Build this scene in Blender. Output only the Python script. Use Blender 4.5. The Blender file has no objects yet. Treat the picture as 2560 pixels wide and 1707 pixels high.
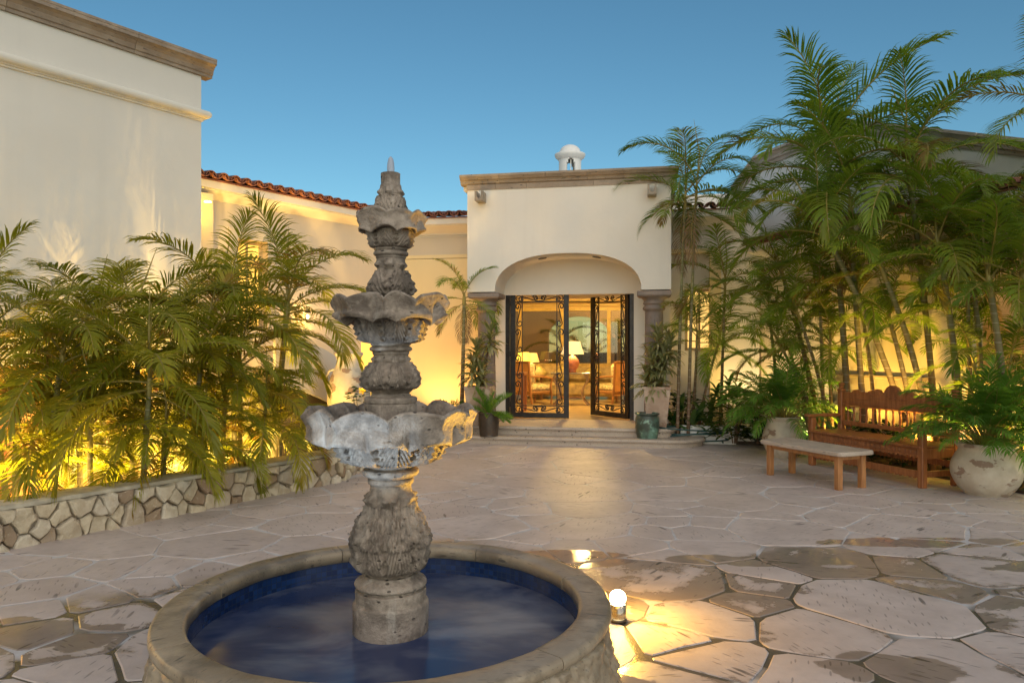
import bpy, bmesh, math, random
from mathutils import Vector, Matrix, noise
random.seed(7)
PI = math.pi
C = bpy.context.scene.collection
sc = bpy.context.scene
# ---------------------------------------------------------------- camera
cam_d = bpy.data.cameras.new('camera'); cam = bpy.data.objects.new('camera', cam_d); C.objects.link(cam)
cam.location = (0, 0, 1.6); cam.rotation_euler = (PI/2, 0, 0)
cam_d.sensor_width = 36; cam_d.lens = 1850/2560*36; cam_d.shift_y = 16.5/2560
cam_d.clip_start = .05; cam_d.clip_end = 2000
sc.camera = cam
# ---------------------------------------------------------------- world, sun, exposure
W = bpy.data.worlds.new('World'); sc.world = W; W.use_nodes = True
wn = W.node_tree.nodes; wl = W.node_tree.links
sky = wn.new('ShaderNodeTexSky'); sky.sky_type = 'NISHITA'; sky.sun_disc = False
SUN_ELEV, SUN_ROT = math.radians(22), math.radians(166)
sky.sun_elevation = SUN_ELEV; sky.sun_rotation = SUN_ROT
sky.altitude = 0; sky.air_density = 1.0; sky.dust_density = .15; sky.ozone_density = 4.5
bg = wn['Background'] if 'Background' in wn else wn.new('ShaderNodeBackground')
hs_ = wn.new('ShaderNodeHueSaturation'); hs_.inputs['Saturation'].default_value = 1.06; wl.new(sky.outputs[0], hs_.inputs['Color']); tn_ = wn.new('ShaderNodeMix'); tn_.data_type = 'RGBA'; tn_.blend_type = 'MULTIPLY'; tn_.inputs[0].default_value = 1; tn_.inputs[7].default_value = (.84, .98, .80, 1); wl.new(hs_.outputs[0], tn_.inputs[6]); wl.new(tn_.outputs[2], bg.inputs[0]); bg.inputs[1].default_value = .135
sl = bpy.data.lights.new('sun', 'SUN'); so = bpy.data.objects.new('sun', sl); C.objects.link(so)
sl.energy = 3.0; sl.angle = math.radians(110); sl.color = (1, .84, .66)
_d = Vector((math.sin(SUN_ROT)*math.cos(SUN_ELEV), math.cos(SUN_ROT)*math.cos(SUN_ELEV), math.sin(SUN_ELEV)))
so.rotation_euler = _d.to_track_quat('Z', 'Y').to_euler()
sc.view_settings.view_transform = 'Standard'; sc.view_settings.look = 'None'
sc.view_settings.exposure = 0; sc.view_settings.gamma = 1
sc.view_settings.use_curve_mapping = False
sc.cycles.use_denoising = True
sc.cycles.max_bounces = 8; sc.cycles.transparent_max_bounces = 12
sc.cycles.sample_clamp_indirect = 4
# ---------------------------------------------------------------- helpers
def tag(o, label=None, cat=None, group=None, kind=None):
    if label: o['label'] = label
    if cat: o['category'] = cat
    if group: o['group'] = group
    if kind: o['kind'] = kind
    return o
def thing(name, label, cat, loc=(0,0,0), rz=0, group=None):
    o = bpy.data.objects.new(name, None); C.objects.link(o); o.empty_display_size = .1
    o.location = loc; o.rotation_euler = (0,0,rz)
    return tag(o, label, cat, group)
class MB:
    def __init__(s): s.v=[]; s.f=[]; s.sm=[]
    def add(s, vs, fs, smooth=False):
        b=len(s.v); s.v += [tuple(p) for p in vs]
        for f in fs: s.f.append([b+i for i in f]); s.sm.append(smooth)
    def box(s, x0,y0,z0,x1,y1,z1, F=None, bev=0):
        if bev:
            return s.bbox(x0,y0,z0,x1,y1,z1,F,bev)
        vs=[(x0,y0,z0),(x1,y0,z0),(x1,y1,z0),(x0,y1,z0),(x0,y0,z1),(x1,y0,z1),(x1,y1,z1),(x0,y1,z1)]
        if F: vs=[F(*p) for p in vs]
        s.add(vs,[(0,3,2,1),(4,5,6,7),(0,1,5,4),(1,2,6,5),(2,3,7,6),(3,0,4,7)])
    def bbox(s,x0,y0,z0,x1,y1,z1,F=None,b=.005):
        if x0>x1: x0,x1=x1,x0
        if y0>y1: y0,y1=y1,y0
        if z0>z1: z0,z1=z1,z0
        b=min(b,(x1-x0)*.45,(y1-y0)*.45,(z1-z0)*.45)
        bm=bmesh.new(); bmesh.ops.create_cube(bm,size=1)
        for v in bm.verts:
            v.co=Vector(((x0+x1)/2+v.co.x*(x1-x0),(y0+y1)/2+v.co.y*(y1-y0),(z0+z1)/2+v.co.z*(z1-z0)))
        bmesh.ops.bevel(bm,geom=bm.edges[:],offset=b,segments=1,affect='EDGES')
        bm.verts.index_update()
        vs=[tuple(v.co) for v in bm.verts]
        if F: vs=[F(*p) for p in vs]
        s.add(vs,[[v.index for v in f.verts] for f in bm.faces]); bm.free()
    def prism(s, poly, d0, d1, F=None):      # poly in (t,z), extruded along d
        n=len(poly); F=F or (lambda t,d,z:(t,d,z))
        vs=[F(t,d0,z) for t,z in poly]+[F(t,d1,z) for t,z in poly]
        fs=[list(range(n)), list(range(2*n-1,n-1,-1))]+[[(i+1)%n,i,n+i,n+(i+1)%n] for i in range(n)]
        s.add(vs,fs)
    def slab(s, poly, z0, z1):               # poly in (x,y)
        n=len(poly)
        vs=[(x,y,z0) for x,y in poly]+[(x,y,z1) for x,y in poly]
        s.add(vs,[list(range(n-1,-1,-1)), list(range(n,2*n))]+[[i,(i+1)%n,n+(i+1)%n,n+i] for i in range(n)])
    def sweep(s, prof, path, closed=False, smooth=False):   # prof in (d,z); path = list of (x,y,dx,dy) with (dx,dy) the outward offset direction
        n=len(prof); m=len(path); vs=[]
        for (x,y,dx,dy) in path:
            for d,z in prof: vs.append((x+dx*d,y+dy*d,z))
        fs=[]
        for i in range(m if closed else m-1):
            j=(i+1)%m
            for k in range(n):
                l=(k+1)%n
                fs.append((i*n+k,j*n+k,j*n+l,i*n+l))
        s.add(vs,fs,smooth)
        if not closed:
            s.add(vs[:n],[list(range(n))]); s.add(vs[-n:],[list(range(n-1,-1,-1))])
    def tube(s, pts, rad, n=8, cap=True, smooth=True):
        pts=[Vector(p) for p in pts]; m=len(pts)
        if not isinstance(rad,(list,tuple)): rad=[rad]*m
        t0=(pts[1]-pts[0]).normalized(); up=Vector((0,0,1)) if abs(t0.z)<.9 else Vector((1,0,0))
        a=t0.cross(up).normalized(); vs=[]
        for i,p in enumerate(pts):
            t=((pts[min(i+1,m-1)]-pts[max(i-1,0)])).normalized()
            a=(a-t*a.dot(t)).normalized(); b=t.cross(a)
            for k in range(n):
                q=2*PI*k/n; vs.append(p+(a*math.cos(q)+b*math.sin(q))*rad[i])
        fs=[(i*n+k,i*n+(k+1)%n,(i+1)*n+(k+1)%n,(i+1)*n+k) for i in range(m-1) for k in range(n)]
        s.add(vs,fs,smooth)
        if cap: s.add(vs[:n],[list(range(n-1,-1,-1))]); s.add(vs[-n:],[list(range(n))])
    def lathe(s, prof, n=32, c=(0,0), smooth=True, fn=None, cap=False):
        vs=[]; m=len(prof)
        for i,(r,z) in enumerate(prof):
            for k in range(n):
                th=2*PI*k/n
                R,Z=(fn(th,i/(m-1),r,z,i) if fn else (r,z))
                vs.append((c[0]+R*math.cos(th),c[1]+R*math.sin(th),Z))
        fs=[(i*n+k,i*n+(k+1)%n,(i+1)*n+(k+1)%n,(i+1)*n+k) for i in range(m-1) for k in range(n)]
        s.add(vs,fs,smooth)
        if cap: s.add(vs[:n],[list(range(n-1,-1,-1))]); s.add(vs[-n:],[list(range(n))])
    def mesh(s, name, m):
        me=bpy.data.meshes.new(name); me.from_pydata(s.v,[],s.f)
        me.polygons.foreach_set('use_smooth',s.sm); me.update()
        if m: me.materials.append(m)
        return me
    def build(s, name, m, parent=None, loc=(0,0,0), rot=(0,0,0)):
        return put(name, s.mesh(name,m), parent, loc, rot)
def put(name, me, parent=None, loc=(0,0,0), rot=(0,0,0), scale=1):
    o=bpy.data.objects.new(name,me); C.objects.link(o); o.parent=parent; o.location=loc; o.rotation_euler=rot
    o.scale=(scale,)*3 if not isinstance(scale,tuple) else scale
    return o
def frame(ox,oy,ux,uy):
    l=math.hypot(ux,uy); ux/=l; uy/=l
    def F(t,d,z): return (ox+t*ux-d*uy, oy+t*uy+d*ux, z)
    F.u=(ux,uy); F.n=(-uy,ux); F.o=(ox,oy); F.ang=math.atan2(uy,ux)
    return F
def at(px,py,Y): return Vector(((px-1280)/1850*Y, Y, 1.6-(py-870)/1850*Y))
def dense(prof, k=3):
    out=[]; n=len(prof)
    for i in range(n-1):
        p0=prof[max(i-1,0)]; p1=prof[i]; p2=prof[i+1]; p3=prof[min(i+2,n-1)]
        for j in range(k):
            t=j/k
            out.append(tuple(.5*((2*b)+(-a+c)*t+(2*a-5*b+4*c-d)*t*t+(-a+3*b-3*c+d)*t**3) for a,b,c,d in zip(p0,p1,p2,p3)))
    out.append(prof[-1]); return out
def sstep(a,b,x):
    t=max(0,min(1,(x-a)/(b-a))); return t*t*(3-2*t)
# ---------------------------------------------------------------- materials
class M:
    def __init__(s,name):
        s.m=bpy.data.materials.new(name); s.m.use_nodes=True; s.t=s.m.node_tree
        s.b=s.t.nodes['Principled BSDF']; s.out=s.t.nodes['Material Output']
    def n(s,ty,_o=0,_attr=None,**k):
        nd=s.t.nodes.new('ShaderNode'+ty)
        for a,v in (_attr or {}).items(): setattr(nd,a,v)
        for a,v in k.items():
            key=int(a[1:]) if a[0]=='i' and a[1:].isdigit() else a.replace('_',' ')
            s.set(nd.inputs[key],v)
        return nd.outputs[_o]
    def set(s,inp,v):
        if hasattr(v,'is_output'): s.t.links.new(v,inp)
        else:
            if isinstance(v,tuple) and len(v)==3 and inp.type=='RGBA': v=v+(1,)
            inp.default_value=v
    def P(s,**k):
        for a,v in k.items(): s.set(s.b.inputs[a.replace('_',' ')],v)
        return s
    def math(s,op,a,b=0,c=None,clamp=False):
        nd=s.t.nodes.new('ShaderNodeMath'); nd.operation=op; nd.use_clamp=clamp
        s.set(nd.inputs[0],a); s.set(nd.inputs[1],b)
        if c is not None: s.set(nd.inputs[2],c)
        return nd.outputs[0]
    def mix(s,f,a,b,mode='MIX'):
        nd=s.t.nodes.new('ShaderNodeMix'); nd.data_type='RGBA'; nd.blend_type=mode
        s.set(nd.inputs[0],f); s.set(nd.inputs[6],a); s.set(nd.inputs[7],b); return nd.outputs[2]
    def rng(s,x,a,b,c=0,d=1):
        nd=s.t.nodes.new('ShaderNodeMapRange'); nd.interpolation_type='SMOOTHSTEP'
        for i,v in enumerate((x,a,b,c,d)): s.set(nd.inputs[i],v)
        return nd.outputs[0]
    def co(s,kind='Object',scale=None,rot=None,loc=None):
        o=s.n('NewGeometry',0) if kind=='Position' else s.n('TexCoord',{'Generated':0,'Object':3}[kind])
        if scale or rot or loc is not None:
            nd=s.t.nodes.new('ShaderNodeMapping'); s.t.links.new(o,nd.inputs[0])
            if loc is not None: s.set(nd.inputs[1],loc)
            if rot is not None: s.set(nd.inputs[2],rot)
            if scale: nd.inputs[3].default_value=scale
            o=nd.outputs[0]
        return o
    def noise(s,scale,detail=4,rough=.55,vec=None,dist=0):
        return s.n('TexNoise',0,Scale=scale,Detail=detail,Roughness=rough,Distortion=dist,**({'Vector':vec} if vec is not None else {}))
    def vor(s,scale,vec=None,feature='F1',out=0,rnd=1):
        return s.n('TexVoronoi',out,{'feature':feature},Scale=scale,Randomness=rnd,**({'Vector':vec} if vec is not None else {}))
    def bump(s,h,strength=.3,dist=.01,normal=None):
        k={'Height':h,'Strength':strength,'Distance':dist}
        if normal is not None: k['Normal']=normal
        return s.n('Bump',0,**k)
def simple(name,col,rough=.6,var=.12,scale=8,bump=.15,metal=0,**k):
    m=M(name); v=m.co('Object'); nz=m.noise(scale,5,.6,v)
    c=m.mix(m.rng(nz,.3,.7), tuple(x*(1-var) for x in col), tuple(min(1,x*(1+var)) for x in col))
    m.P(Base_Color=c,Roughness=rough,Metallic=metal,Normal=m.bump(m.noise(scale*6,3,.6,v),bump,.005),**k)
    return m.m
def stucco(name,col):
    m=M(name); v=m.co('Position')
    a=m.noise(.7,4,.5,v); b=m.noise(6,5,.6,v)
    c=m.mix(m.rng(a,.3,.7),tuple(x*.92 for x in col),col)
    c=m.mix(m.rng(b,.35,.75,0,.35),c,tuple(x*.93 for x in col))
    # rain streaks: vertical, faint
    st=m.noise(1,3,.6,m.co('Position',scale=(3.5,3.5,.18)))
    c=m.mix(m.rng(st,.52,.8,0,.38),c,tuple(x*.84 for x in col))
    m.P(Base_Color=c,Roughness=.85,Normal=m.bump(m.noise(55,4,.65,v),.22,.004,m.bump(m.noise(5,3,.5,v),.25,.02)))
    return m.m
def wetmask(m,v):
    # where splashed water lies on the patio (shape of its own, in world coordinates)
    sep=m.t.nodes.new('ShaderNodeSeparateXYZ'); m.t.links.new(v,sep.inputs[0]); x,y=sep.outputs[0],sep.outputs[1]
    edge=m.math('ADD',m.math('MULTIPLY',m.noise(1.1,3,.5,v),2.0),-1.0)
    right=m.rng(m.math('ADD',m.math('SUBTRACT',m.math('ADD',5.75,m.math('MULTIPLY',x,.10)),y),edge),-.1,.25)
    left=m.rng(m.math('ADD',m.math('SUBTRACT',m.math('ADD',m.math('MULTIPLY',x,.62),6.45),y),m.math('MULTIPLY',edge,.5)),-.1,.2)
    sideR=m.rng(x,-.6,.1); sideL=m.math('SUBTRACT',1,sideR)
    reg=m.math('ADD',m.math('MULTIPLY',right,sideR),m.math('MULTIPLY',left,sideL))
    return reg,x,y
def cantera(name,colA,colB,fleck=.5,scale=1,wet=False,rand=True,streak=(9,1.6,9),rough=.62,dark=(.06,.05,.045)):
    m=M(name); v0=m.co('Position')
    if rand:
        r=m.n('ObjectInfo',5)
        comb=m.t.nodes.new('ShaderNodeCombineXYZ'); m.set(comb.inputs[2],m.math('MULTIPLY',m.math('SUBTRACT',r,.5),6.2))
        off=m.t.nodes.new('ShaderNodeCombineXYZ'); m.set(off.inputs[0],m.math('MULTIPLY',r,37.))
        vv=m.co('Position',rot=comb.outputs[0],loc=off.outputs[0])
    else: vv=v0; r=None
    base=m.mix(m.rng(m.noise(2.2*scale,5,.6,vv),.3,.7),colA,colB)
    base=m.mix(m.rng(m.noise(9*scale,4,.6,vv),.4,.8,0,.35),base,tuple(c*.78 for c in colA))
    if rand: base=m.mix(m.math('MULTIPLY',r,.34),base,tuple(c*.62 for c in (colB[0],colB[1]*.97,colB[2]*.95)))
    if name=='cantera_coping': base=m.mix(m.rng(m.noise(2.6,6,.7,v0),.46,.62,0,.7),base,(.13,.10,.068))
    # flecks of darker stone: stretched, sparse
    mp=m.t.nodes.new('ShaderNodeMapping'); m.t.links.new(vv,mp.inputs[0]); mp.inputs[3].default_value=tuple(s*scale for s in streak)
    vd=m.vor(1.55,mp.outputs[0]); gate=m.noise(2.8*scale,2,.5,vv)
    fl=m.math('MULTIPLY',m.rng(vd,.16,.22,1,0),m.rng(gate,.45,.6))
    mp2=m.t.nodes.new('ShaderNodeMapping'); m.t.links.new(vv,mp2.inputs[0]); mp2.inputs[3].default_value=tuple(s*scale*2.7 for s in streak)
    fl2=m.math('MULTIPLY',m.rng(m.vor(1.5,mp2.outputs[0]),.16,.24,1,0),.6)
    fl=m.math('MAXIMUM',fl,fl2,clamp=True)
    base=m.mix(m.math('MULTIPLY',fl,fleck),base,dark)
    if rand: fl=m.math('MULTIPLY',fl,m.rng(m.math('FRACT',m.math('MULTIPLY',r,7.3)),.1,.7,.25,1))
    h=m.math('SUBTRACT',m.noise(30*scale,5,.6,v0),m.math('MULTIPLY',fl,.8))
    nb=m.bump(h,.28,.006); ro=rough
    if wet:
        reg,x,y=wetmask(m,v0)
        patch=m.rng(m.math('ADD',m.noise(1.9,4,.55,v0),m.math('MULTIPLY',m.math('SUBTRACT',r,.5),.30)),.48,.56)
        ed=m.n('Attribute',2,{'attribute_name':'edge'}); patch=m.rng(m.math('ADD',m.math('ADD',m.noise(2.6,6,.68,v0),m.math('MULTIPLY',m.math('SUBTRACT',r,.5),.42)),m.math('ADD',m.math('MULTIPLY',ed,.19),m.rng(y,3.9,5.0,-.13,.02))),.55,.63)
        film=m.math('MULTIPLY',reg,patch,clamp=True)
        def ell(cx,cy,rx,ry,na=1.6):
            a=m.math('POWER',m.math('DIVIDE',m.math('SUBTRACT',x,cx),rx),2); b=m.math('POWER',m.math('DIVIDE',m.math('SUBTRACT',y,cy),ry),2)
            q=m.math('ADD',m.math('ADD',a,b),m.math('MULTIPLY',m.math('SUBTRACT',m.noise(5,3,.5,v0),.5),na))
            return m.rng(q,.8,1.05,1,0)
        pd=m.math('MAXIMUM',ell(.36,5.62,.62,.26,.5),ell(1.45,5.6,.30,.14,.4))
        for e_ in ((2.0,5.55,.6,.14),(3.4,6.1,.9,.16),(4.3,5.4,.9,.14),(1.9,3.7,.35,.2),(-3.0,4.1,.9,.3),(.35,3.2,.5,.5)): pd=m.math('MAXIMUM',pd,ell(*e_))
        film=m.math('MAXIMUM',film,pd)
        pud=m.math('MAXIMUM',pd,m.math('MULTIPLY',film,m.rng(m.noise(1.25,2,.4,v0),.52,.57)))
        base=m.mix(m.math('MULTIPLY',film,.78),base,m.mix(1,base,(.46,.42,.37),'MULTIPLY'))
        ro=m.math('SUBTRACT',m.math('SUBTRACT',.50,m.math('MULTIPLY',film,.24)),m.math('MULTIPLY',pud,.20))
        st=m.math('SUBTRACT',.30,m.math('MULTIPLY',film,.22))
        nb=m.n('Bump',0,Height=h,Strength=st,Distance=.006)
        rip=m.n('Bump',0,Height=m.noise(26,3,.5,v0),Strength=m.math('MULTIPLY',film,.07),Distance=.004,Normal=nb); nb=rip
    m.P(Base_Color=base,Roughness=ro,Normal=nb)
    if wet: m.P(Specular_IOR_Level=m.math('ADD',.4,m.math('MULTIPLY',film,.25)))
    return m.m
def emit(name,col,strength,base=(.8,.8,.8)):
    m=M(name); m.P(Base_Color=base,Emission_Color=col,Emission_Strength=strength,Roughness=.5); return m.m
def leafmat(name,a,b,rough=.42,trans=.42,tip=None,rnd=.5):
    m=M(name); r=m.n('ObjectInfo',5); v=m.co('Object')
    nz=m.noise(2.2,3,.5,v)
    f=m.math('ADD',m.math('MULTIPLY',m.math('SUBTRACT',nz,.3),1.2),m.math('MULTIPLY',m.math('SUBTRACT',r,.5),rnd),clamp=True)
    c=m.mix(f,a,b)
    if tip:
        c=m.mix(m.math('MULTIPLY',m.rng(r,.72,.95),m.rng(m.noise(3,2,.5,v),.4,.6),clamp=True),c,tip)
    if tip:
        ta_=m.n('Attribute',2,{'attribute_name':'tip'}); c=m.mix(m.math('MULTIPLY',m.rng(ta_,.70,1.0),m.rng(m.noise(6,2,.5,v),.42,.62),clamp=True),c,(.24,.13,.05))
    m.P(Base_Color=c,Roughness=rough,Specular_IOR_Level=.35)
    tr=m.n('BsdfTranslucent',0,Color=m.mix(1,c,(1.7,1.75,.9),'MULTIPLY'))
    ms=m.t.nodes.new('ShaderNodeMixShader'); m.set(ms.inputs[0],trans)
    m.t.links.new(m.b.outputs[0],ms.inputs[1]); m.t.links.new(tr,ms.inputs[2]); m.t.links.new(ms.outputs[0],m.out.inputs[0])
    return m.m
def wood(name,a,b,axis=(1,14,14),rough=.4):
    m=M(name); v=m.co('Object',scale=axis); n1=m.noise(3,5,.6,v,.6)
    c=m.mix(m.rng(n1,.3,.7),a,b)
    c=m.mix(m.rng(m.noise(2.5,3,.5,m.co('Object')),.45,.8,0,.5),c,tuple(x*.5 for x in a))
    m.P(Base_Color=c,Roughness=rough,Normal=m.bump(n1,.2,.003)); return m.m
def glassmat(name,tint=(.9,.93,.95),refl=.12):
    m=M(name); t=m.n('BsdfTransparent',0,Color=tint); g=m.n('BsdfGlossy',0,Color=(1,1,1),Roughness=.02)
    lw=m.n('LayerWeight',0,Blend=.25); ms=m.t.nodes.new('ShaderNodeMixShader')
    m.set(ms.inputs[0],m.math('ADD',m.math('MULTIPLY',lw,.8),refl,clamp=True))
    m.t.links.new(t,ms.inputs[1]); m.t.links.new(g,ms.inputs[2]); m.t.links.new(ms.outputs[0],m.out.inputs[0]); return m.m
MT={}
MT['stucco']=stucco('stucco_cream',(.73,.675,.595))
MT['stucco2']=stucco('stucco_pale',(.80,.77,.73))
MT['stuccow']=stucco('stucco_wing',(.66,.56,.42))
MT['trim']=stucco('trim_cream',(.74,.68,.58))
MT['cant']=cantera('cantera_cornice',(.25,.185,.13),(.37,.285,.205),.8,1.3)
MT['col']=cantera('cantera_column',(.20,.155,.13),(.30,.235,.195),.4,1.6,streak=(9,9,2))
MT['step']=cantera('cantera_step',(.42,.34,.28),(.52,.43,.35),.8,1.1)
MT['gcop']=cantera('cantera_gable',(.42,.33,.26),(.54,.44,.36),.6,1.3)
MT['flag']=cantera('cantera_flagstone',(.46,.385,.35),(.58,.495,.455),.72,1,wet=True)
MT['cop']=cantera('cantera_coping',(.27,.205,.135),(.43,.34,.24),.75,1.5,rand=True,rough=.34)
def fountainstone():
    m=M('fountain_stone'); v=m.co('Object')
    c=m.mix(m.rng(m.noise(7,6,.65,v),.32,.68),(.15,.115,.088),(.38,.305,.24))
    c=m.mix(m.rng(m.noise(28,4,.6,v),.5,.75,0,.5),c,(.43,.35,.28))
    pit=m.rng(m.vor(19,m.co('Object',scale=(1,1,1.7))),.10,.20,1,0)
    pit=m.math('MULTIPLY',pit,m.rng(m.noise(9,2,.5,v),.42,.55))
    c=m.mix(m.math('MULTIPLY',pit,.85),c,(.03,.024,.02))
    c=m.mix(m.rng(m.noise(4.5,6,.7,v),.50,.66,0,.65),c,(.085,.066,.05))
    c=m.mix(m.rng(m.noise(1,5,.65,m.co('Object',scale=(16,16,2.2))),.55,.72,0,.5),c,(.50,.44,.37))
    h=m.math('SUBTRACT',m.noise(60,5,.65,v),m.math('MULTIPLY',pit,1.6))
    m.P(Base_Color=c,Roughness=.58,Specular_IOR_Level=.45,Normal=m.bump(h,.75,.014)); return m.m
MT['fount']=fountainstone()
def rubble():
    m=M('rubble_stone'); r=m.n('ObjectInfo',5); v=m.co('Position')
    ramp=m.t.nodes.new('ShaderNodeValToRGB'); m.t.links.new(r,ramp.inputs[0]); e=ramp.color_ramp.elements
    e[0].color=(.47,.39,.27,1); e[1].color=(.58,.52,.42,1); e[1].position=1
    for p,c in ((.15,(.60,.52,.38,1)),(.35,(.42,.35,.25,1)),(.55,(.62,.56,.45,1)),(.72,(.24,.155,.095,1)),(.78,(.52,.44,.31,1))):
        x=e.new(p); x.color=c
    c=m.mix(m.rng(m.noise(9,5,.65,v),.35,.7,0,.55),ramp.outputs[0],(.30,.22,.13))
    c=m.mix(m.rng(m.noise(30,4,.7,v),.55,.75,0,.5),c,(.68,.62,.5))
    m.P(Base_Color=c,Roughness=.85,Normal=m.bump(m.noise(22,6,.7,v),.7,.015)); return m.m
MT['rub']=rubble()
MT['mortar']=simple('wall_mortar',(.36,.31,.25),.95,.3,20,.6)
MT['cap']=simple('wall_cap_cement',(.40,.36,.28),.8,.25,7,.5)
MT['iron']=simple('dark_iron',(.045,.04,.038),.42,.2,12,.1,.7)
MT['terra']=simple('roof_terracotta',(.25,.095,.06),.7,.4,5,.4)
MT['soil']=simple('garden_soil',(.055,.04,.028),.95,.4,9,.9)
def joint():
    m=M('joint_mortar'); v=m.co('Position'); reg,x,y=wetmask(m,v)
    c=m.mix(m.rng(m.noise(14,4,.6,v),.3,.7),(.46,.43,.42),(.55,.54,.54))
    f=m.math('MULTIPLY',reg,m.rng(m.noise(1.4,3,.5,v),.36,.48),clamp=True)
    c=m.mix(f,c,(.10,.088,.07))
    m.P(Base_Color=c,Roughness=m.math('SUBTRACT',.75,m.math('MULTIPLY',f,.5)),Normal=m.bump(m.noise(50,4,.6,v),.4,.006)); return m.m
MT['joint']=joint()
MT['ground']=simple('earth_ground',(.16,.12,.08),.95,.25,.6,.5)
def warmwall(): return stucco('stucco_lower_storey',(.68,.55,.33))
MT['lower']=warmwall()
MT['brownwood']=wood('dark_wood',(.09,.045,.02),(.16,.08,.035))
MT['bench']=wood('carved_wood',(.24,.078,.024),(.40,.150,.052),(9,9,1.4),.38)
MT['benchl']=wood('worn_wood',(.30,.13,.045),(.46,.21,.08),(9,9,1.4),.45)
MT['glass']=glassmat('clear_glass')
WARM=(1,.60,.17); WARM2=(1,.50,.10)
def light(name,loc,energy,col=WARM,size=.05,kind='POINT',**k):
    l=bpy.data.lights.new(name,kind); l.energy=energy; l.color=col
    if kind in('POINT','SPOT'): l.shadow_soft_size=size
    if kind=='AREA': l.size=size
    for a,v in k.items(): setattr(l,a,v)
    o=bpy.data.objects.new(name,l); C.objects.link(o); o.location=loc; return o
# ================================================================ the ground
g=MB(); g.slab([(-400,-400),(400,-400),(400,500),(-400,500)],-1.6,-1.3); tag(g.build('ground',MT['ground']),kind='structure')
UW=Vector((.5425,.84)); NW=Vector((.84,-.5425))          # stone wall direction, outward (to the patio)
Q0=Vector((-4.04,5.84)); Q1=Vector((-2.07,8.89)); Q2=Vector((-1.93,10.3))
PF=frame(-.80,13.25,3.51,-.65)                           # the portico's own frame: t along the facade, d into the house
RF=frame(4.53,14.0,.306,-.952)                           # right house
TF=frame(-4.2,10.0,.569,.822)                            # tall block at the left, corner at t=0
WF=frame(-4.59,10.95,2.48,3.505)                         # left wing, eave line at d=0
def xy(F,t,d): p=F(t,d,0); return (p[0],p[1])
q_start=Q0-UW*3.6
patio=[(q_start.x,q_start.y),(Q1.x,Q1.y),(Q2.x,Q2.y),(-2.6,12.6),(-2.2,14.2),(3.2,13.4),(4.2,13.2),(6.2,9.4),(9,4),(9,-3),(-9,-3),(-9,-2)]
g=MB(); g.slab(patio,-1.31,-.0045); pav=g.build('patio_paving',MT['joint']); tag(pav,kind='structure')
def clip(poly,px,py,nx,ny):      # keep side where (p-P).n <= 0
    out=[]; n=len(poly)
    for i in range(n):
        a=poly[i]; b=poly[(i+1)%n]
        da=(a[0]-px)*nx+(a[1]-py)*ny; db=(b[0]-px)*nx+(b[1]-py)*ny
        if da<=0: out.append(a)
        if da*db<0:
            t=da/(da-db); out.append((a[0]+t*(b[0]-a[0]),a[1]+t*(b[1]-a[1])))
    return out
def voronoi(pts,dom,wt=None,st=None):
    cells=[]
    if st:   # stretch the plane so the cells come out long along one direction
        ca,sa,k=math.cos(st[0]),math.sin(st[0]),st[1]
        f=lambda p:((p[0]*ca+p[1]*sa)/k,(-p[0]*sa+p[1]*ca)); g=lambda p:(p[0]*k*ca-p[1]*sa,p[0]*k*sa+p[1]*ca)
        return [[g(q) for q in c] for c in voronoi([f(p) for p in pts],[f(p) for p in dom],wt)]
    if wt is None:
        rw=random.Random(len(pts)); dd=[min((q[0]-p[0])**2+(q[1]-p[1])**2 for q in pts if q is not p) for p in pts]; wt={p:rw.uniform(-.34,.34)*d for p,d in zip(pts,dd)}
    for i,p in enumerate(pts):
        poly=dom[:]
        for q in sorted(pts,key=lambda q:(q[0]-p[0])**2+(q[1]-p[1])**2)[1:22]:
            nx,ny=q[0]-p[0],q[1]-p[1]
            h=.5 if not wt else .5+max(-.3,min(.3,(wt[p]-wt[q])/(2*(nx*nx+ny*ny)))) if p in wt and q in wt else .5
            poly=clip(poly,p[0]+nx*h,p[1]+ny*h,nx,ny)
            if len(poly)<3: break
        cells.append(poly)
    return cells
def inset(poly,g):
    n=len(poly); cx=sum(p[0] for p in poly)/n; cy=sum(p[1] for p in poly)/n
    out=poly[:]
    for i in range(n):
        a=poly[i]; b=poly[(i+1)%n]; ex,ey=b[0]-a[0],b[1]-a[1]; l=math.hypot(ex,ey)
        if l<1e-6: continue
        nx,ny=ey/l,-ex/l
        if (cx-a[0])*nx+(cy-a[1])*ny>0: nx,ny=-nx,-ny
        out=clip(out,a[0]-nx*g,a[1]-ny*g,nx,ny)
        if len(out)<3: return []
    return out
def area(p): return abs(sum(p[i][0]*p[(i+1)%len(p)][1]-p[(i+1)%len(p)][0]*p[i][1] for i in range(len(p))))/2
def tidy(p,eps):
    out=[]
    for q in p:
        if not out or math.hypot(q[0]-out[-1][0],q[1]-out[-1][1])>eps: out.append(q)
    if len(out)>2 and math.hypot(out[0][0]-out[-1][0],out[0][1]-out[-1][1])<=eps: out.pop()
    return out
def wobble(p,amp,seg,rnd):
    out=[]; n=len(p)
    for i in range(n):
        a=p[i]; b=p[(i+1)%n]; l=math.hypot(b[0]-a[0],b[1]-a[1]); k=max(1,min(3,int(l/seg)))
        for j in range(k):
            t=j/k; j0=0 if j else .6
            out.append((a[0]+(b[0]-a[0])*t+rnd.uniform(-amp,amp)*(1 if j else j0), a[1]+(b[1]-a[1])*t+rnd.uniform(-amp,amp)*(1 if j else j0)))
    return out
rf=random.Random(21)
dom=[(-5.6,1.0),(7.6,1.0),(7.6,14.5),(-5.6,14.5)]
pts=[]; pts3=[]; tries=0
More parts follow.
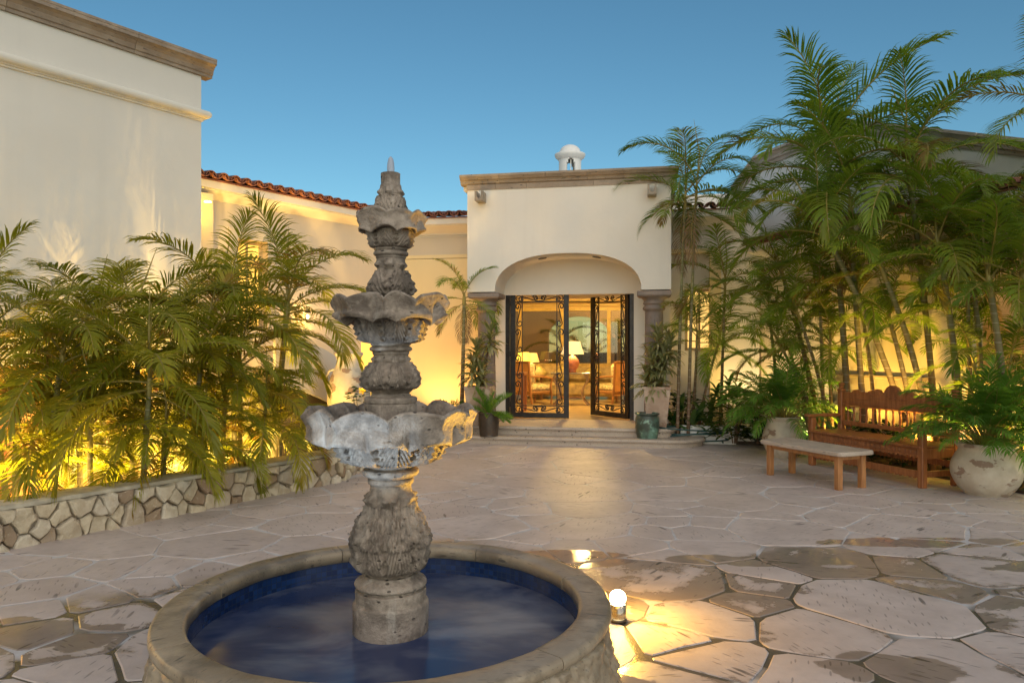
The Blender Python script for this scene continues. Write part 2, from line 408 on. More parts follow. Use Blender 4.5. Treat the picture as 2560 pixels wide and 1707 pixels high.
while tries<14000:
    tries+=1; x=rf.uniform(-5.6,7.6); y=rf.uniform(1.2,13.6)
    if abs(x)>.74*y+1.0: continue
    m=rf.choice((.34,.50,.72,.85)) if y<8 else rf.choice((.5,.75,.9))
    if all((x-a)**2+((y-b)*1.15)**2>(.5*(m+q))**2 for a,b,q in pts3): pts.append((x,y)); pts3.append((x,y,m))
cells=voronoi(pts,dom,{(a,b):(q*q)*.27 for a,b,q in pts3},None); n_flag=0
def rounded(c):
    out=[]; n=len(c)
    for k in range(n):
        a,b,d=c[k-1],c[k],c[(k+1)%n]; r_=rf.uniform(.02,.10)
        la=math.hypot(a[0]-b[0],a[1]-b[1]); lb=math.hypot(d[0]-b[0],d[1]-b[1]); q=min(r_*.6,la*.3,lb*.3)
        out+= [(b[0]+(a[0]-b[0])*q/la,b[1]+(a[1]-b[1])*q/la),(b[0]+(d[0]-b[0])*q/lb,b[1]+(d[1]-b[1])*q/lb)]
    return out
for p,c in zip(pts,cells):
    # keep within the patio: left of the stone wall is the sunken garden, right of the planting bed edge is soil
    c=clip(c,Q1.x-.03*NW.x,Q1.y-.03*NW.y,-NW.x,-NW.y) if p[1]<9.2 else clip(c,-2.0,9,-1,.0)
    c=clip(c,5.35,9.0,.952,.306); c=clip(c,0,13.3,-.18,.98)
    if len(c)<3 or area(c)<.03: continue
    if abs(p[0])>.74*p[1]+.6 or p[1]>13.4 or p[1]<1.2: continue
    if math.hypot(p[0]+.58,p[1]-3.54)<.62: continue
    gap=.0065 if p[1]>5.8 else .010
    c=inset(tidy(c,.05),gap*rf.uniform(.8,1.5))
    if len(c)<3 or area(c)<.02: continue
    c=wobble(rounded(c),.014,.16,rf); n=len(c)
    cx=sum(q[0] for q in c)/n; cy=sum(q[1] for q in c)/n; h=rf.uniform(-.0012,.0018)
    tlt=(rf.uniform(-.0012,.0012),rf.uniform(-.0012,.0012))
    def zz(x,y): return h+(x-cx)*tlt[0]+(y-cy)*tlt[1]
    s=MB(); b=.007
    def rin(w): return [(q[0]+(cx-q[0])*min(.8,w/max(.1,math.hypot(q[0]-cx,q[1]-cy))),q[1]+(cy-q[1])*min(.8,w/max(.1,math.hypot(q[0]-cx,q[1]-cy)))) for q in c]
    mid=rin(.5*math.sqrt(area(c))*.62); ins=rin(b)
    vs=[(x,y,zz(x,y)+.0012) for x,y in mid]+[(x,y,zz(x,y)) for x,y in ins]+[(x,y,zz(x,y)-.0035) for x,y in c]+[(x,y,-.03) for x,y in c]
    s.add(vs,[list(range(n))]+[[k*n+i,k*n+n+i,k*n+n+(i+1)%n,k*n+(i+1)%n] for k in range(3) for i in range(n)])
    me=s.mesh('flagstone',MT['flag'])
    bm=bmesh.new(); bm.from_mesh(me); bmesh.ops.recalc_face_normals(bm,faces=bm.faces[:]); bm.to_mesh(me); bm.free()
    if me.polygons[0].normal.z<0: me.flip_normals()
    at_=me.attributes.new('edge','FLOAT','POINT'); at_.data.foreach_set('value',[0]*n+[1]*(3*n))
    put('flagstone',me,pav); n_flag+=1
print('flagstones',n_flag)
# ================================================================ low rubble wall
def rubble_wall(P,Qe,zt,parent,ncell,seed,back=.34):
    P=Vector(P);Qe=Vector(Qe); L=(Qe-P).length; F=frame(P.x,P.y,Qe.x-P.x,Qe.y-P.y)  # d>0 is away from the patio
    core=MB(); core.box(0,.03,-1.28,L,back-.02,zt-.035,F); core.build('mortar_core',MT['mortar'],parent)
    cp=MB(); n=int(L/.12)
    # cement cap, uneven edge
    r=random.Random(seed); vs=[]; 
    for i in range(n+1):
        t=L*i/n; a=noise.noise(Vector((t*3,seed,0)))*.018; b2=noise.noise(Vector((t*7,seed+5,0)))*.010
        for (d,z) in ((.03,zt-.04),(-.012+a,zt-.036+b2),(-.006+a,zt-.006),(.02+a,zt+b2*.4),(back*.5,zt+.006+b2*.5),(back,zt-.004),(back+.01,zt-.04)):
            vs.append(F(t,d,z))
    m=7; cp.add(vs,[(i*m+k,i*m+k+1,(i+1)*m+k+1,(i+1)*m+k) for i in range(n) for k in range(m-1)],False)
    cp.build('cement_cap',MT['cap'],parent)
    pts=[];tr=0
    while len(pts)<ncell and tr<6000:
        tr+=1;x=r.uniform(0,L);y=r.uniform(-.02,zt-.05)
        big=r.random(); mm=(.30 if big<.6 else .13) if tr<3500 else .10
        if all(math.hypot((x-a)*1.0,(y-b)*1.1)>mm for a,b in pts): pts.append((x,y))
    for p,c in zip(pts,voronoi(pts,[(0,-.06),(L,-.06),(L,zt-.034),(0,zt-.034)],None,(r.uniform(-.3,.3),.8))):
        c=inset(tidy(c,.02),r.uniform(.003,.007))
        if len(c)<3 or area(c)<.0009: continue
        c=wobble(c,.014,.05,r); n=len(c); cx=sum(q[0] for q in c)/n; cy=sum(q[1] for q in c)/n
        bulge=r.uniform(.010,.075); s=MB(); vs=[]
        for k,(sc_,dd) in enumerate(((1,.05),(1,.012),(.95,-bulge*.7),(.80,-bulge))):
            for (x,y) in c:
                X=cx+(x-cx)*sc_; Y=cy+(y-cy)*sc_; j=noise.noise(Vector((X*9,Y*9,seed)))*.016*(1 if k>1 else 0)
                vs.append(F(X,dd+j,Y))
        vs.append(F(cx,-bulge*1.05,cy))
        fs=[[k*n+i,k*n+(i+1)%n,(k+1)*n+(i+1)%n,(k+1)*n+i] for k in range(3) for i in range(n)]+[[3*n+i,3*n+(i+1)%n,4*n] for i in range(n)]
        s.add(vs,fs,False)
        me=s.mesh('stone',MT['rub'])
        bm=bmesh.new(); bm.from_mesh(me); bmesh.ops.recalc_face_normals(bm,faces=bm.faces[:]); bm.to_mesh(me); bm.free()
        put('stone',me,parent)
    # stone chips wedged in the joints
    ch=MB()
    for _ in range(int(L*60)):
        x=r.uniform(0,L); y=r.uniform(0,zt-.05); w=r.uniform(.008,.03); h=r.uniform(.005,.012); a=r.uniform(0,PI); ca,sa=math.cos(a),math.sin(a)
        q=[(x+ca*dx*w-sa*dy*h,y+sa*dx*w+ca*dy*h) for dx,dy in ((-1,-1),(1,-.7),(.8,1),(-.9,.8))]
        q=[(min(max(u,0),L),min(max(v,0),zt-.04)) for u,v in q]
        ch.prism(q,.004,.05,F)
    tag(ch.build('stone_chips',MT['rub'],parent),kind='stuff')
sw=thing('stone_wall','low retaining wall of irregular tan stones with a cement cap below the palms','wall',(0,0,0))
rubble_wall(q_start,Q1,.355,sw,120,3)
rubble_wall(Q1,Q2,.345,sw,45,9)
# ================================================================ buildings
def arch_poly(t0,t1,zs,rise,n=20,e=2.0):
    "points of the arch from t0 to t1, left to right"
    c=(t0+t1)/2; a=(t1-t0)/2; return [(c-a*math.copysign(abs(math.cos(PI*i/n))**(2/e),math.cos(PI*i/n)), zs+rise*abs(math.sin(PI*i/n))**(2/e)) for i in range(n+1)]
def wall_open(name,F,t0,t1,z0,z1,d0,d1,ops,m,parent):
    "ops: (a,b,zb,zt,rise)"
    s=MB(); ops=sorted(ops); cur=t0
    for (a,b,zb,zt,rise) in ops:
        if a>cur: s.box(cur,d0,z0,a,d1,z1,F)
        if zb>z0: s.box(a,d0,z0,b,d1,zb,F)
        if rise: s.prism([(a,z1)]+arch_poly(a,b,zt,rise)+[(b,z1)],d0,d1,F)
        else: s.box(a,d0,zt,b,d1,z1,F)
        cur=b
    if cur<t1: s.box(cur,d0,z0,t1,d1,z1,F)
    me=s.mesh(name,m); bm=bmesh.new(); bm.from_mesh(me); bmesh.ops.recalc_face_normals(bm,faces=bm.faces[:]); bm.to_mesh(me); bm.free()
    return put(name,me,parent)
def fixn(o):
    bm=bmesh.new(); bm.from_mesh(o.data); bmesh.ops.recalc_face_normals(bm,faces=bm.faces[:]); bm.to_mesh(o.data); bm.free(); return o
# profiles: (outward distance, z offset from the bottom), used as d = -outward
def mould(name,F,t0,t1,z,prof,m,parent,d=0,m0=0,m1=0):
    s=MB(); n=len(prof); vs=[F(t+o*mm,d-o,z+h) for t,mm in ((t0,m0),(t1,m1)) for o,h in prof]
    s.add(vs,[[i,(i+1)%n,n+(i+1)%n,n+i] for i in range(n)]+[list(range(n-1,-1,-1)),list(range(n,2*n))])
    return fixn(s.build(name,m,parent))
CORN=[(-.12,0),(.03,0),(.035,.035),(.05,.045),(.055,.065),(.065,.10),(.09,.135),(.12,.155),(.135,.16),(.135,.20),(.14,.205),(.14,.235),(-.12,.235)]
def cornice_stones(F,t0,t1,z,parent,w,seed,d=0,prof=CORN,m='cant'):
    r=random.Random(seed); t=t0
    while t<t1-.02:
        e=min(t1,t+w*r.uniform(.8,1.2)); e=t1 if t1-e<.25 else e
        mould('cornice_stone',F,t+.002,e-.002,z,prof,MT[m],parent,d+r.uniform(-.003,.003)); t=e
# roof tiles along an eave -------------------------------------------------
def tile_mesh(up=True,L=.42,R=.088):
    s=MB(); n=8; rows=((0,1.0),(L,.82)); vs=[]
    for (y,k) in rows:
        for th in (R*k,R*k-.014):
            for i in range(n+1):
                a=PI*i/n; vs.append((th*math.cos(a), y, th*math.sin(a)*.85*(1 if up else -1)))
    m=n+1; fs=[]
    fs+=[(i,i+1,2*m+i+1,2*m+i) for i in range(n)]; fs+=[(m+i+1,m+i,3*m+i,3*m+i+1) for i in range(n)]
    fs+=[(i+1,i,m+i,m+i+1) for i in range(n)]; fs+=[(2*m+i,2*m+i+1,3*m+i+1,3*m+i) for i in range(n)]
    fs+=[(0,2*m,3*m,m),(n,m+n,3*m+n,2*m+n)]
    s.add(vs,fs,False); me=s.mesh('roof_tile',MT['terra'])
    bm=bmesh.new(); bm.from_mesh(me); bmesh.ops.recalc_face_normals(bm,faces=bm.faces[:]); bm.to_mesh(me); bm.free(); return me
TU,TD=tile_mesh(True),tile_mesh(False)
def eave(F,t0,t1,zt,parent,d=0,deep=3.5,prof=None,mt='trim',pitch=.13,sp=.205,seed=0):
    "tile crests at zt; cornice below, roof slope behind"
    r=random.Random(seed)
    roof=fixn_box=None
    s=MB(); a=math.atan(pitch)
    s.add([F(t,d+q,zt-.10+pitch*q+k) for t in (t0,t1) for q,k in ((.0,-.03),(.0,-.005),(deep,-.005),(deep,-.05))],[(0,1,2,3),(7,6,5,4),(0,4,5,1),(1,5,6,2),(2,6,7,3),(3,7,4,0)])
    roof=fixn(s.build('roof',MT['terra'],parent))
    n=int((t1-t0)/sp)
    for row in range(2):
        for i in range(n+1):
            t=t0+sp*.5+i*sp
            if t>t1: break
            for me,off,zo in ((TU,0,-.072),(TD,sp/2,-.030)):
                if t+off>t1: continue
                p=F(t+off,d-.07+row*.36+r.uniform(-.008,.008),zt+zo+pitch*row*.36+.012*row)
                o=put('roof_tile',me,roof,p,(0,0,0)); o.rotation_euler=(a+r.uniform(-.02,.02),r.uniform(-.03,.03),F.ang)
    prof=prof or [(-.4,.0),(-.4,-.34),(-.34,-.34),(-.33,-.31),(-.30,-.305),(-.29,-.28),(-.24,-.25),(-.15,-.20),(-.075,-.165),(-.055,-.15),(-.055,-.135),(-.02,-.135),(-.02,-.01),(-.02,0)]
    mould('eave_cornice',F,t0,t1,zt-.105,prof,MT[mt],parent,d)
    return roof
def window(F,a,b,zb,zt,d,parent,fm,pane,mull=1,bars=0,surround=None,dep=.05):
    fr=MB(); w=.055
    for (p,q,r_,s_) in ((a,zb,b,zb+w),(a,zt-w,b,zt),(a,zb+w,a+w,zt-w),(b-w,zb+w,b,zt-w)): fr.box(p,d,q,r_,d+dep,s_,F)
    wi=fixn(fr.build('window',fm,parent))
    g=MB(); g.box(a+w,d+dep*.4,zb+w,b-w,d+dep*.5,zt-w,F); fixn(g.build('pane',pane,wi))
    for k in range(1,mull):
        t=a+(b-a)*k/mull; g=MB(); g.box(t-.02,d+.005,zb+w,t+.02,d+dep-.01,zt-w,F); fixn(g.build('mullion',fm,wi))
    for k in range(1,bars):
        z=zb+(zt-zb)*k/bars; g=MB(); g.box(a+w,d+.01,z-.012,b-w,d+dep-.015,z+.012,F); fixn(g.build('glazing_bar',fm,wi))
    return wi
MT['litpane']=emit('lit_window_pane',(1,.52,.07),1.9,(.3,.2,.1))
MT['litpane2']=emit('lit_window_pane_soft',(1,.60,.16),1.3,(.3,.2,.1))
MT['winframe']=simple('window_frame_cream',(.5,.38,.2),.5)
# ---- tall block at the left -------------------------------------------------
tb=thing('tall_house_block','tall windowless cream stucco block with tan stone cornice and round moulding, seen above the palms','building')
s=MB(); s.box(-12,0,1.78,0,5.5,5.275,TF); fixn(s.build('wall',MT['stucco'],tb))
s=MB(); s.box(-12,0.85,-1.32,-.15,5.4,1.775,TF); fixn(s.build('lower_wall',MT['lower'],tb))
for i in range(5):
    t=-.35-i*1.75; s=MB(); s.box(t-.17,.12,-1.3,t+.17,.46,1.72,TF,.02); fixn(s.build('terracotta_pillar',simple('terracotta_brick',(.42,.17,.07),.8,.25,14,.6) if i==0 else MT['tpil'],tb)); MT['tpil']=bpy.data.materials['terracotta_brick']
s=MB(); s.box(-9.2,.1,1.40,-.05,.5,1.775,TF); fixn(s.build('beam',MT['trim'],tb))
TOR=[(-.1,0),(.02,0),(.025,.02),(.045,.025),(.045,.035)]+[(.045+.055*math.sin(PI*i/8),.09-.055*math.cos(PI*i/8)) for i in range(1,8)]+[(.03,.145),(0,.152),(-.1,.152)]
mould('string_moulding',TF,-12,.0,4.66,TOR,MT['trim'],tb,0,0,1)
PTF=frame(-4.2,10.0,-.822,.569)   # end face of the block, running back from the corner
E=frame(TF(0,0,0)[0],TF(0,0,0)[1],TF.n[0],TF.n[1])
# returns round the corner onto the end face (d<0 is out of the end face)
mould('string_moulding',E,.0,5.5,4.66,TOR,MT['trim'],tb,0,-1,0)
CO2=[(o*1.05,h*1.0) for o,h in CORN]
cornice_stones(TF,-12,.146,5.27,tb,1.25,4,prof=CO2)
cornice_stones(E,.148,5.5,5.27,tb,1.25,5,prof=CO2)
# ---- left wing ---------------------------------------------------------------
wg=thing('wing_house','lamplit stucco wing with a red barrel tile eave behind the fountain','building')
ic=None
# inner corner of the two walls, wing wall at d=.4 in WF and at d=1.35 in PF
def isect(F1,d1,F2,d2):
    a=F1(0,d1,0); b=F2(0,d2,0); u=F1.u; v=F2.u; den=u[0]*v[1]-u[1]*v[0]
    t=((b[0]-a[0])*v[1]-(b[1]-a[1])*v[0])/den; return t, ((a[0]+u[0]*t-b[0])*v[0]+(a[1]+u[1]*t-b[1])*v[1])
tc,tc2=isect(WF,.26,PF,1.30)
def tpx(F,d,px):
    k=(px-1280)/1850; o=F(0,d,0); return (k*o[1]-o[0])/(F.u[0]-k*F.u[1])
def zpx(F,d,px,py):
    t=tpx(F,d,px); p=F(t,d,0); return 1.6-(py-870)/1850*p[1]
wdw0,wdw1=tpx(WF,.26,593),tpx(WF,.26,668)
dr0,dr1=tpx(WF,.26,903),tpx(WF,.26,952)
wtop=zpx(WF,.26,593,596); dtop=zpx(WF,.26,903,728)
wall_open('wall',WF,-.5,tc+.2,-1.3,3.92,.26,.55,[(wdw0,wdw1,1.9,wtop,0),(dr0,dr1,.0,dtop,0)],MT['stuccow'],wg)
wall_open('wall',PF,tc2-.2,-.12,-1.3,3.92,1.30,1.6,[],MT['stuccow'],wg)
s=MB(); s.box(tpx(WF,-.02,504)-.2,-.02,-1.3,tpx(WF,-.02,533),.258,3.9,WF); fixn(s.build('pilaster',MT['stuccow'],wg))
eave(WF,-.6,4.294+.05,4.24,wg,seed=1); ee,ee2=isect(WF,0,PF,.95)
eave(PF,ee2,.0,4.24,wg,d=.95,seed=2)
window(WF,wdw0,wdw1,1.9,wtop,.40,wg,MT['winframe'],MT['litpane'],2)
# raised plaster surround
s=MB(); e_=.16; s.box(wdw0-e_,.235,wtop,wdw1+e_,.262,wtop+e_,WF); s.box(wdw0-e_,.235,1.75,wdw0,.262,wtop,WF); s.box(wdw1,.235,1.75,wdw1+e_,.262,wtop,WF); fixn(s.build('window_surround',MT['stuccow'],wg))
s=MB(); s.box(dr0,.285,dtop-.12,dr1,.50,dtop,WF); fixn(s.build('door_lintel',MT['brownwood'],wg))
s=MB(); s.box(dr0,.44,.0,dr1,.47,dtop-.12,WF); fixn(s.build('glowing_doorway',MT['litpane'],wg))  # glowing sheet standing in for the lamplit room beyond the doorway
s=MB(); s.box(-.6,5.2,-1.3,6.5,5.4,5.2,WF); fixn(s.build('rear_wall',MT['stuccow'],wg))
# ---- entrance portico ----------------------------------------------------------
po=thing('entrance_portico','cream entrance block with a wide arch on two stone columns and a stone cornice','building')
a0,a1=.50,3.07; ZC=2.60
s=MB(); s.prism([(0,ZC)]+[(a0,ZC)]+arch_poly(a0,a1,ZC,.66,28,2.35)[1:-1]+[(a1,ZC),(3.57,ZC),(3.57,4.42),(0,4.42)],0,.88,PF); fixn(s.build('arch_wall',MT['stucco'],po))
s=MB(); s.box(0.0,.88,ZC,3.57,2.2,4.42,PF); 
fixn(s.build('upper_wall',MT['stucco'],po))
d0,d1=.518,2.925; ZD=2.79; ZS=.27
wall_open('door_wall',PF,0.0,3.57,ZS-.3,3.2,.885,1.14,[(d0,d1,ZS-.3,ZD,0)],MT['stucco'],po)
for k,zz in ((0,4.42),(1,4.50)):
    if k==0:
        r=random.Random(5); t=-.012
        while t<3.58:
            e=min(3.582,t+r.uniform(.38,.62)); e=3.582 if 3.582-e<.2 else e
            s=MB(); s.box(t+.002,-.014,4.415,e-.002,.3,4.505,PF); fixn(s.build('band_stone',MT['cant'],po)); t=e
        s=MB(); s.box(-.012,.3,4.415,3.582,2.2,4.505,PF); fixn(s.build('band_stone',MT['cant'],po))
PC=[(-.12,0),(.0,0),(.01,.012),(.03,.02),(.035,.04),(.05,.065),(.085,.085),(.09,.10),(.10,.105),(.105,.12),(.12,.125),(.12,.165),(-.12,.165)]
cornice_stones(PF,-.12,3.69,4.508,po,.72,11,prof=PC)
L_=frame(PF(0,0,0)[0],PF(0,0,0)[1],-PF.n[0],-PF.n[1]); R_=frame(PF(3.57,0,0)[0],PF(3.57,0,0)[1],PF.n[0],PF.n[1])
mould('cornice_stone',L_,-2.2,-.125,4.508,PC,MT['cant'],po); mould('cornice_stone',R_,.125,2.2,4.508,PC,MT['cant'],po)
s=MB(); s.box(-.1,.12,4.44,3.67,9.4,4.60,PF); fixn(s.build('flat_roof',MT['stucco2'],po))
# columns
def column(t,parent,d=.29):
    p=PF(t,d,0); r0=.162
    prof=[(.0,ZS+.0),(.235,ZS),(.235,ZS+.05),(.225,ZS+.08),(.20,ZS+.10),(.20,ZS+.12),(.185,ZS+.15),(.172,ZS+.20),(.168,ZS+.6),(r0,1.3),(.155,2.20),(.152,2.24),(.160,2.25),(.185,2.262),(.195,2.285),(.195,2.30),(.182,2.32),(.165,2.335),(.165,2.36),(.185,2.365),(.192,2.385),(.18,2.40),(.178,2.43),(.20,2.455),(.235,2.48),(.25,2.50),(.0,2.50)]
    s=MB(); s.lathe(prof,32,(0,0)); o=s.build('column',MT['col'],parent,(p[0],p[1],0),(0,0,PF.ang))
    s=MB(); s.bbox(-.29,-.285,2.50,.29,.285,2.585,b=.012); s.bbox(-.265,-.262,2.488,.265,.262,2.5,b=.004); s.build('capital',MT['col'],o)
    s=MB(); s.bbox(-.255,-.255,ZS-.02,.255,.255,ZS+.0,b=.004); s.bbox(-.25,-.25,ZS-.01,.25,.25,ZS+.10,b=.01); s.build('plinth',MT['step'],o)
column(.289,po); column(3.285,po)
# rain spouts of the parapet
for t in (tpx(PF,0,1205),tpx(PF,0,1630)):
    p=PF(t,0,4.25); s=MB(); w=.075
    s.prism([(-w,-.07),(w,-.07),(w,.10),(w*.55,.10),(w*.42,.0),(w*.2,-.025),(-w*.2,-.025),(-w*.42,.0),(-w*.55,.10),(-w,.10)],-.26,.05)
    o=fixn(s.build('rain_spout',MT['cop'],po,p,(0,0,PF.ang)))
for t in (1.30,2.28):
    z=None
    c=(a0+a1)/2; a=(a1-a0)/2; q=abs((t-c)/a); z=ZC+.66*(1-q**2.35)**(1/2.35)
    p=PF(t,.42,z-.004); s=MB(); s.lathe([(.0,.01),(.055,.01),(.06,-.006),(.078,-.008),(.08,.006)],20); s.build('recessed_downlight',MT['iron'],po,p,(0,math.atan2(-(t-c)*.32,1)*-1,PF.ang))
# steps: two treads with a rounded nose
def rpoly(F,t0,t1,d0,d1,r,n=10):
    pts=[F(t0,d1,0)[:2]]; 
    for i in range(n+1):
        a=PI+PI/2*i/n; pts.append(F(t0+r+r*math.cos(a),d0+r+r*math.sin(a),0)[:2])
    for i in range(n+1):
        a=-PI/2+PI/2*i/n; pts.append(F(t1-r+r*math.cos(a),d0+r+r*math.sin(a),0)[:2])
    pts.append(F(t1,d1,0)[:2]); return pts
def step(name,t0,t1,dd0,dd1,r,z0,z1,parent):
    s=MB(); h=z1-z0
    offs=[(.035,z0),(.03,z1-.062),(.004,z1-.058),(-.006,z1-.045),(-.010,z1-.028),(-.004,z1-.010),(.012,z1)]
    rings=[rpoly(PF,t0+o,t1-o,dd0+o,dd1,r) for o,z in offs]; n=len(rings[0])
    vs=[(x,y,z) for (o,z),rg in zip(offs,rings) for x,y in rg]
    fs=[[k*n+i,k*n+(i+1)%n,(k+1)*n+(i+1)%n,(k+1)*n+i] for k in range(len(offs)-1) for i in range(n)]+[[ (len(offs)-1)*n+i for i in range(n)]]
    s.add(vs,fs); return fixn(s.build(name,MT['step'],parent))
st=thing('entrance_steps','two broad weathered stone steps with rounded noses below the arched doorway','steps')
step('step',-.55,4.12,-.82,.93,.62,-.01,.13,st); step('step',.0,3.66,-.50,.93,.30,.128,.27,st)
s=MB(); s.box(-.1,.90,-.1,3.66,8.9,.268,PF); rmf=fixn(s.build('room_floor_slab',None,None)); rmf.name='interior_floor'
# ---- cupola ---------------------------------------------------------------------
cu=at(1425,432,17.5)
cp=thing('roof_cupola','small white domed roof lantern with an arched opening above the entrance parapet','cupola')
s=MB(); R0=.262
s.lathe([(R0*1.10,4.3),(R0*1.10,4.36),(R0,4.38),(R0,4.42)],48,(cu.x,cu.y)); 
# cut the arched opening: drum built in segments with an opening towards the court
s=MB(); n=48; zlo,zspr=5.3,5.92
def oz(th):    # half-height of the opening at angle th
    w=.33; dth=abs((th+PI/2+PI)%(2*PI)-PI)
    return None if dth>w else zspr+.11*math.sqrt(max(0,1-(dth/w)**2))
vs=[];
for k in range(n):
    a=2*PI*k/n; b=2*PI*(k+1)/n; am=(a+b)/2; o=oz(am) or oz(am+PI)
    def pt(th,r,z): return (cu.x+r*math.cos(th),cu.y+r*math.sin(th),z)
    segs=[(4.3,6.06)] if not o else [(4.3,zlo),(o,6.06)]
    for z0,z1 in segs:
        q=[pt(a,R0,z0),pt(b,R0,z0),pt(b,R0,z1),pt(a,R0,z1),pt(a,R0-.05,z0),pt(b,R0-.05,z0),pt(b,R0-.05,z1),pt(a,R0-.05,z1)]
        s.add(q,[(0,1,2,3),(5,4,7,6),(3,2,6,7),(1,0,4,5),(0,3,7,4),(2,1,5,6)])
fixn(s.build('drum',MT['stucco2'],cp))
s=MB(); s.lathe([(R0-.02,6.03),(R0+.015,6.035),(R0+.03,6.06),(R0+.075,6.09),(R0+.10,6.14),(R0+.10,6.17),(R0+.06,6.185),(R0+.01,6.19),(R0,6.195)]+[((R0-.01)*math.cos(PI/2*i/10),6.20+.20*math.sin(PI/2*i/10)) for i in range(1,11)],48,(cu.x,cu.y)); s.build('dome',MT['stucco2'],cp)
s=MB(); s.box(cu.x-.01,cu.y-R0*.9,5.3,cu.x+.01,cu.y-R0*.9+.02,6.0); s.build('window_bar',MT['trim'],cp)
# ---- recess between the portico and the right house ---------------------------------
rc=thing('recessed_wing','pale recessed wall with a lit window and tiled eave right of the entrance block','building')
w0,w1=tpx(PF,1.35,1712),tpx(PF,1.35,1786)
zt_=zpx(PF,1.35,1750,722)
wall_open('wall',PF,3.35,5.2,-.1,3.92,1.35,1.6,[(w0,w1,1.55,zt_,0)],MT['stucco'],rc)
window(PF,w0,w1,1.55,zt_,1.44,rc,MT['winframe'],MT['litpane2'],2)
eave(PF,3.58,4.95,4.235,rc,d=.95,seed=3)
s=MB(); s.box(3.6,4.5,-.1,5.3,4.7,5.1,PF); fixn(s.build('rear_wall',MT['stucco'],rc))
# ---- right house --------------------------------------------------------------------
rh=thing('arcade_house','pale house with a stone-coped gable above a lamplit arcade half hidden by palms','building')
prof=[(-.92,0),(-.92,4.70),(-.27,5.09),(.5,5.10),(2.2,5.10),(5.3,3.93),(7.4,3.60),(7.4,0)]
GW=[(-.92,3.0)]+prof[1:-1]+[(7.4,3.0)]
s=MB(); s.prism(GW,.36,.60,RF); fixn(s.build('gable_wall',MT['stucco2'],rh))
s=MB(); s.box(-.92,.36,-.1,-.001,.60,2.998,RF); fixn(s.build('side_wall',MT['stucco2'],rh))
# stone coping follows the gable
cpf=[(-.06,.0),(-.06,-.02),(.03,-.02),(.045,.03),(.07,.05),(.08,.10),(.115,.16),(.14,.17),(.14,.215),(-.3,.215),(-.3,0)]
tops=[(-1.0,4.655)]+prof[2:-1]
for i in range(len(tops)-1):
    (ta,za),(tb_,zb)=tops[i],tops[i+1]; L=math.hypot(tb_-ta,zb-za); n=max(1,round(L/.75))
    for k in range(n):
        f0,f1=k/n,(k+1)/n; s=MB(); vs=[]
        for f in (f0+.003,f1-.003 if k<n-1 else 1):
            for o,h in cpf: vs.append(RF(ta+(tb_-ta)*f,.36-o,za+(zb-za)*f+h))
        m=len(cpf); s.add(vs,[[j,(j+1)%m,m+(j+1)%m,m+j] for j in range(m)]+[list(range(m)),list(range(2*m-1,m-1,-1))]); fixn(s.build('coping_stone',MT['gcop'],rh))
arches=[(1.9,4.05,1.15,2.15,.72),(4.55,6.7,1.15,2.15,.72)]
sl0,sl1=tpx(RF,0,2080),tpx(RF,0,2116)
wall_open('arcade_wall',RF,0,7.4,-.1,3.33,0,.30,[(sl0,sl1,zpx(RF,0,2098,700),zpx(RF,0,2098,607),0)]+arches,MT['stuccow'],rh)
s=MB(); s.box(sl0,.2,zpx(RF,0,2098,700),sl1,.23,zpx(RF,0,2098,607),RF); fixn(s.build('window',MT['litpane'],rh))
for a,b,zb,_,_ in arches:
    s=MB(); s.box(a-.05,-.04,zb-.001,b+.05,.33,zb+.05,RF,.01); fixn(s.build('arch_sill',MT['cop'],rh))
AP=[(-.3,.0),(-.3,-.28),(-.25,-.28),(-.24,-.25),(-.2,-.245),(-.19,-.22),(-.14,-.19),(-.08,-.155),(-.05,-.15),(-.05,-.135),(-.02,-.135),(-.02,0)]
eave(RF,0.02,7.4,3.60,rh,d=-.30,deep=.66,prof=AP,pitch=.13,seed=4)
# vaulted gallery inside the arcade
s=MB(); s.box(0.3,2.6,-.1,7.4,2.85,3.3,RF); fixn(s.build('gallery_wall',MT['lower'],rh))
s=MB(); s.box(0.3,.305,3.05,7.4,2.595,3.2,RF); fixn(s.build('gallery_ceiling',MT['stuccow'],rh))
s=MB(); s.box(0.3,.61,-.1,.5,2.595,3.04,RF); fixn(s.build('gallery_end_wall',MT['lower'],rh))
s=MB(); s.box(.52,.61,-.1,7.4,2.595,.0,RF); fixn(s.build('gallery_floor',MT['step'],rh))
s=MB(); s.prism([(1.0,3.045)]+[(1.05,1.9)]+arch_poly(1.9,3.9,1.9,.75)+[(7.3,1.9),(7.3,3.045)],1.5,1.62,RF); fixn(s.build('gallery_cross_arch',MT['stuccow'],rh))
# ================================================================ room behind the door
bpy.data.objects['interior_floor'].data.materials.append(simple('polished_floor_tile',(.52,.38,.20),.25,.12,3,.05))
tag(bpy.data.objects['interior_floor'],kind='structure')
MT['room']=stucco('interior_plaster',(.78,.62,.34))
s=MB(); s.box(-2.2,1.15,.27,-2.0,8.9,3.35,PF); s.box(4.3,1.15,.27,4.5,8.9,3.35,PF)
s.box(-2.2,1.15,.27,-.002,1.3,3.35,PF); s.box(3.572,1.61,.27,4.5,1.75,3.35,PF)
rw=fixn(s.build('interior_wall',MT['room'])); tag(rw,kind='structure')
s=MB(); s.box(-2.2,1.15,3.36,4.5,8.9,3.43,PF); rcg=fixn(s.build('interior_ceiling',MT['room'])); tag(rcg,kind='structure')
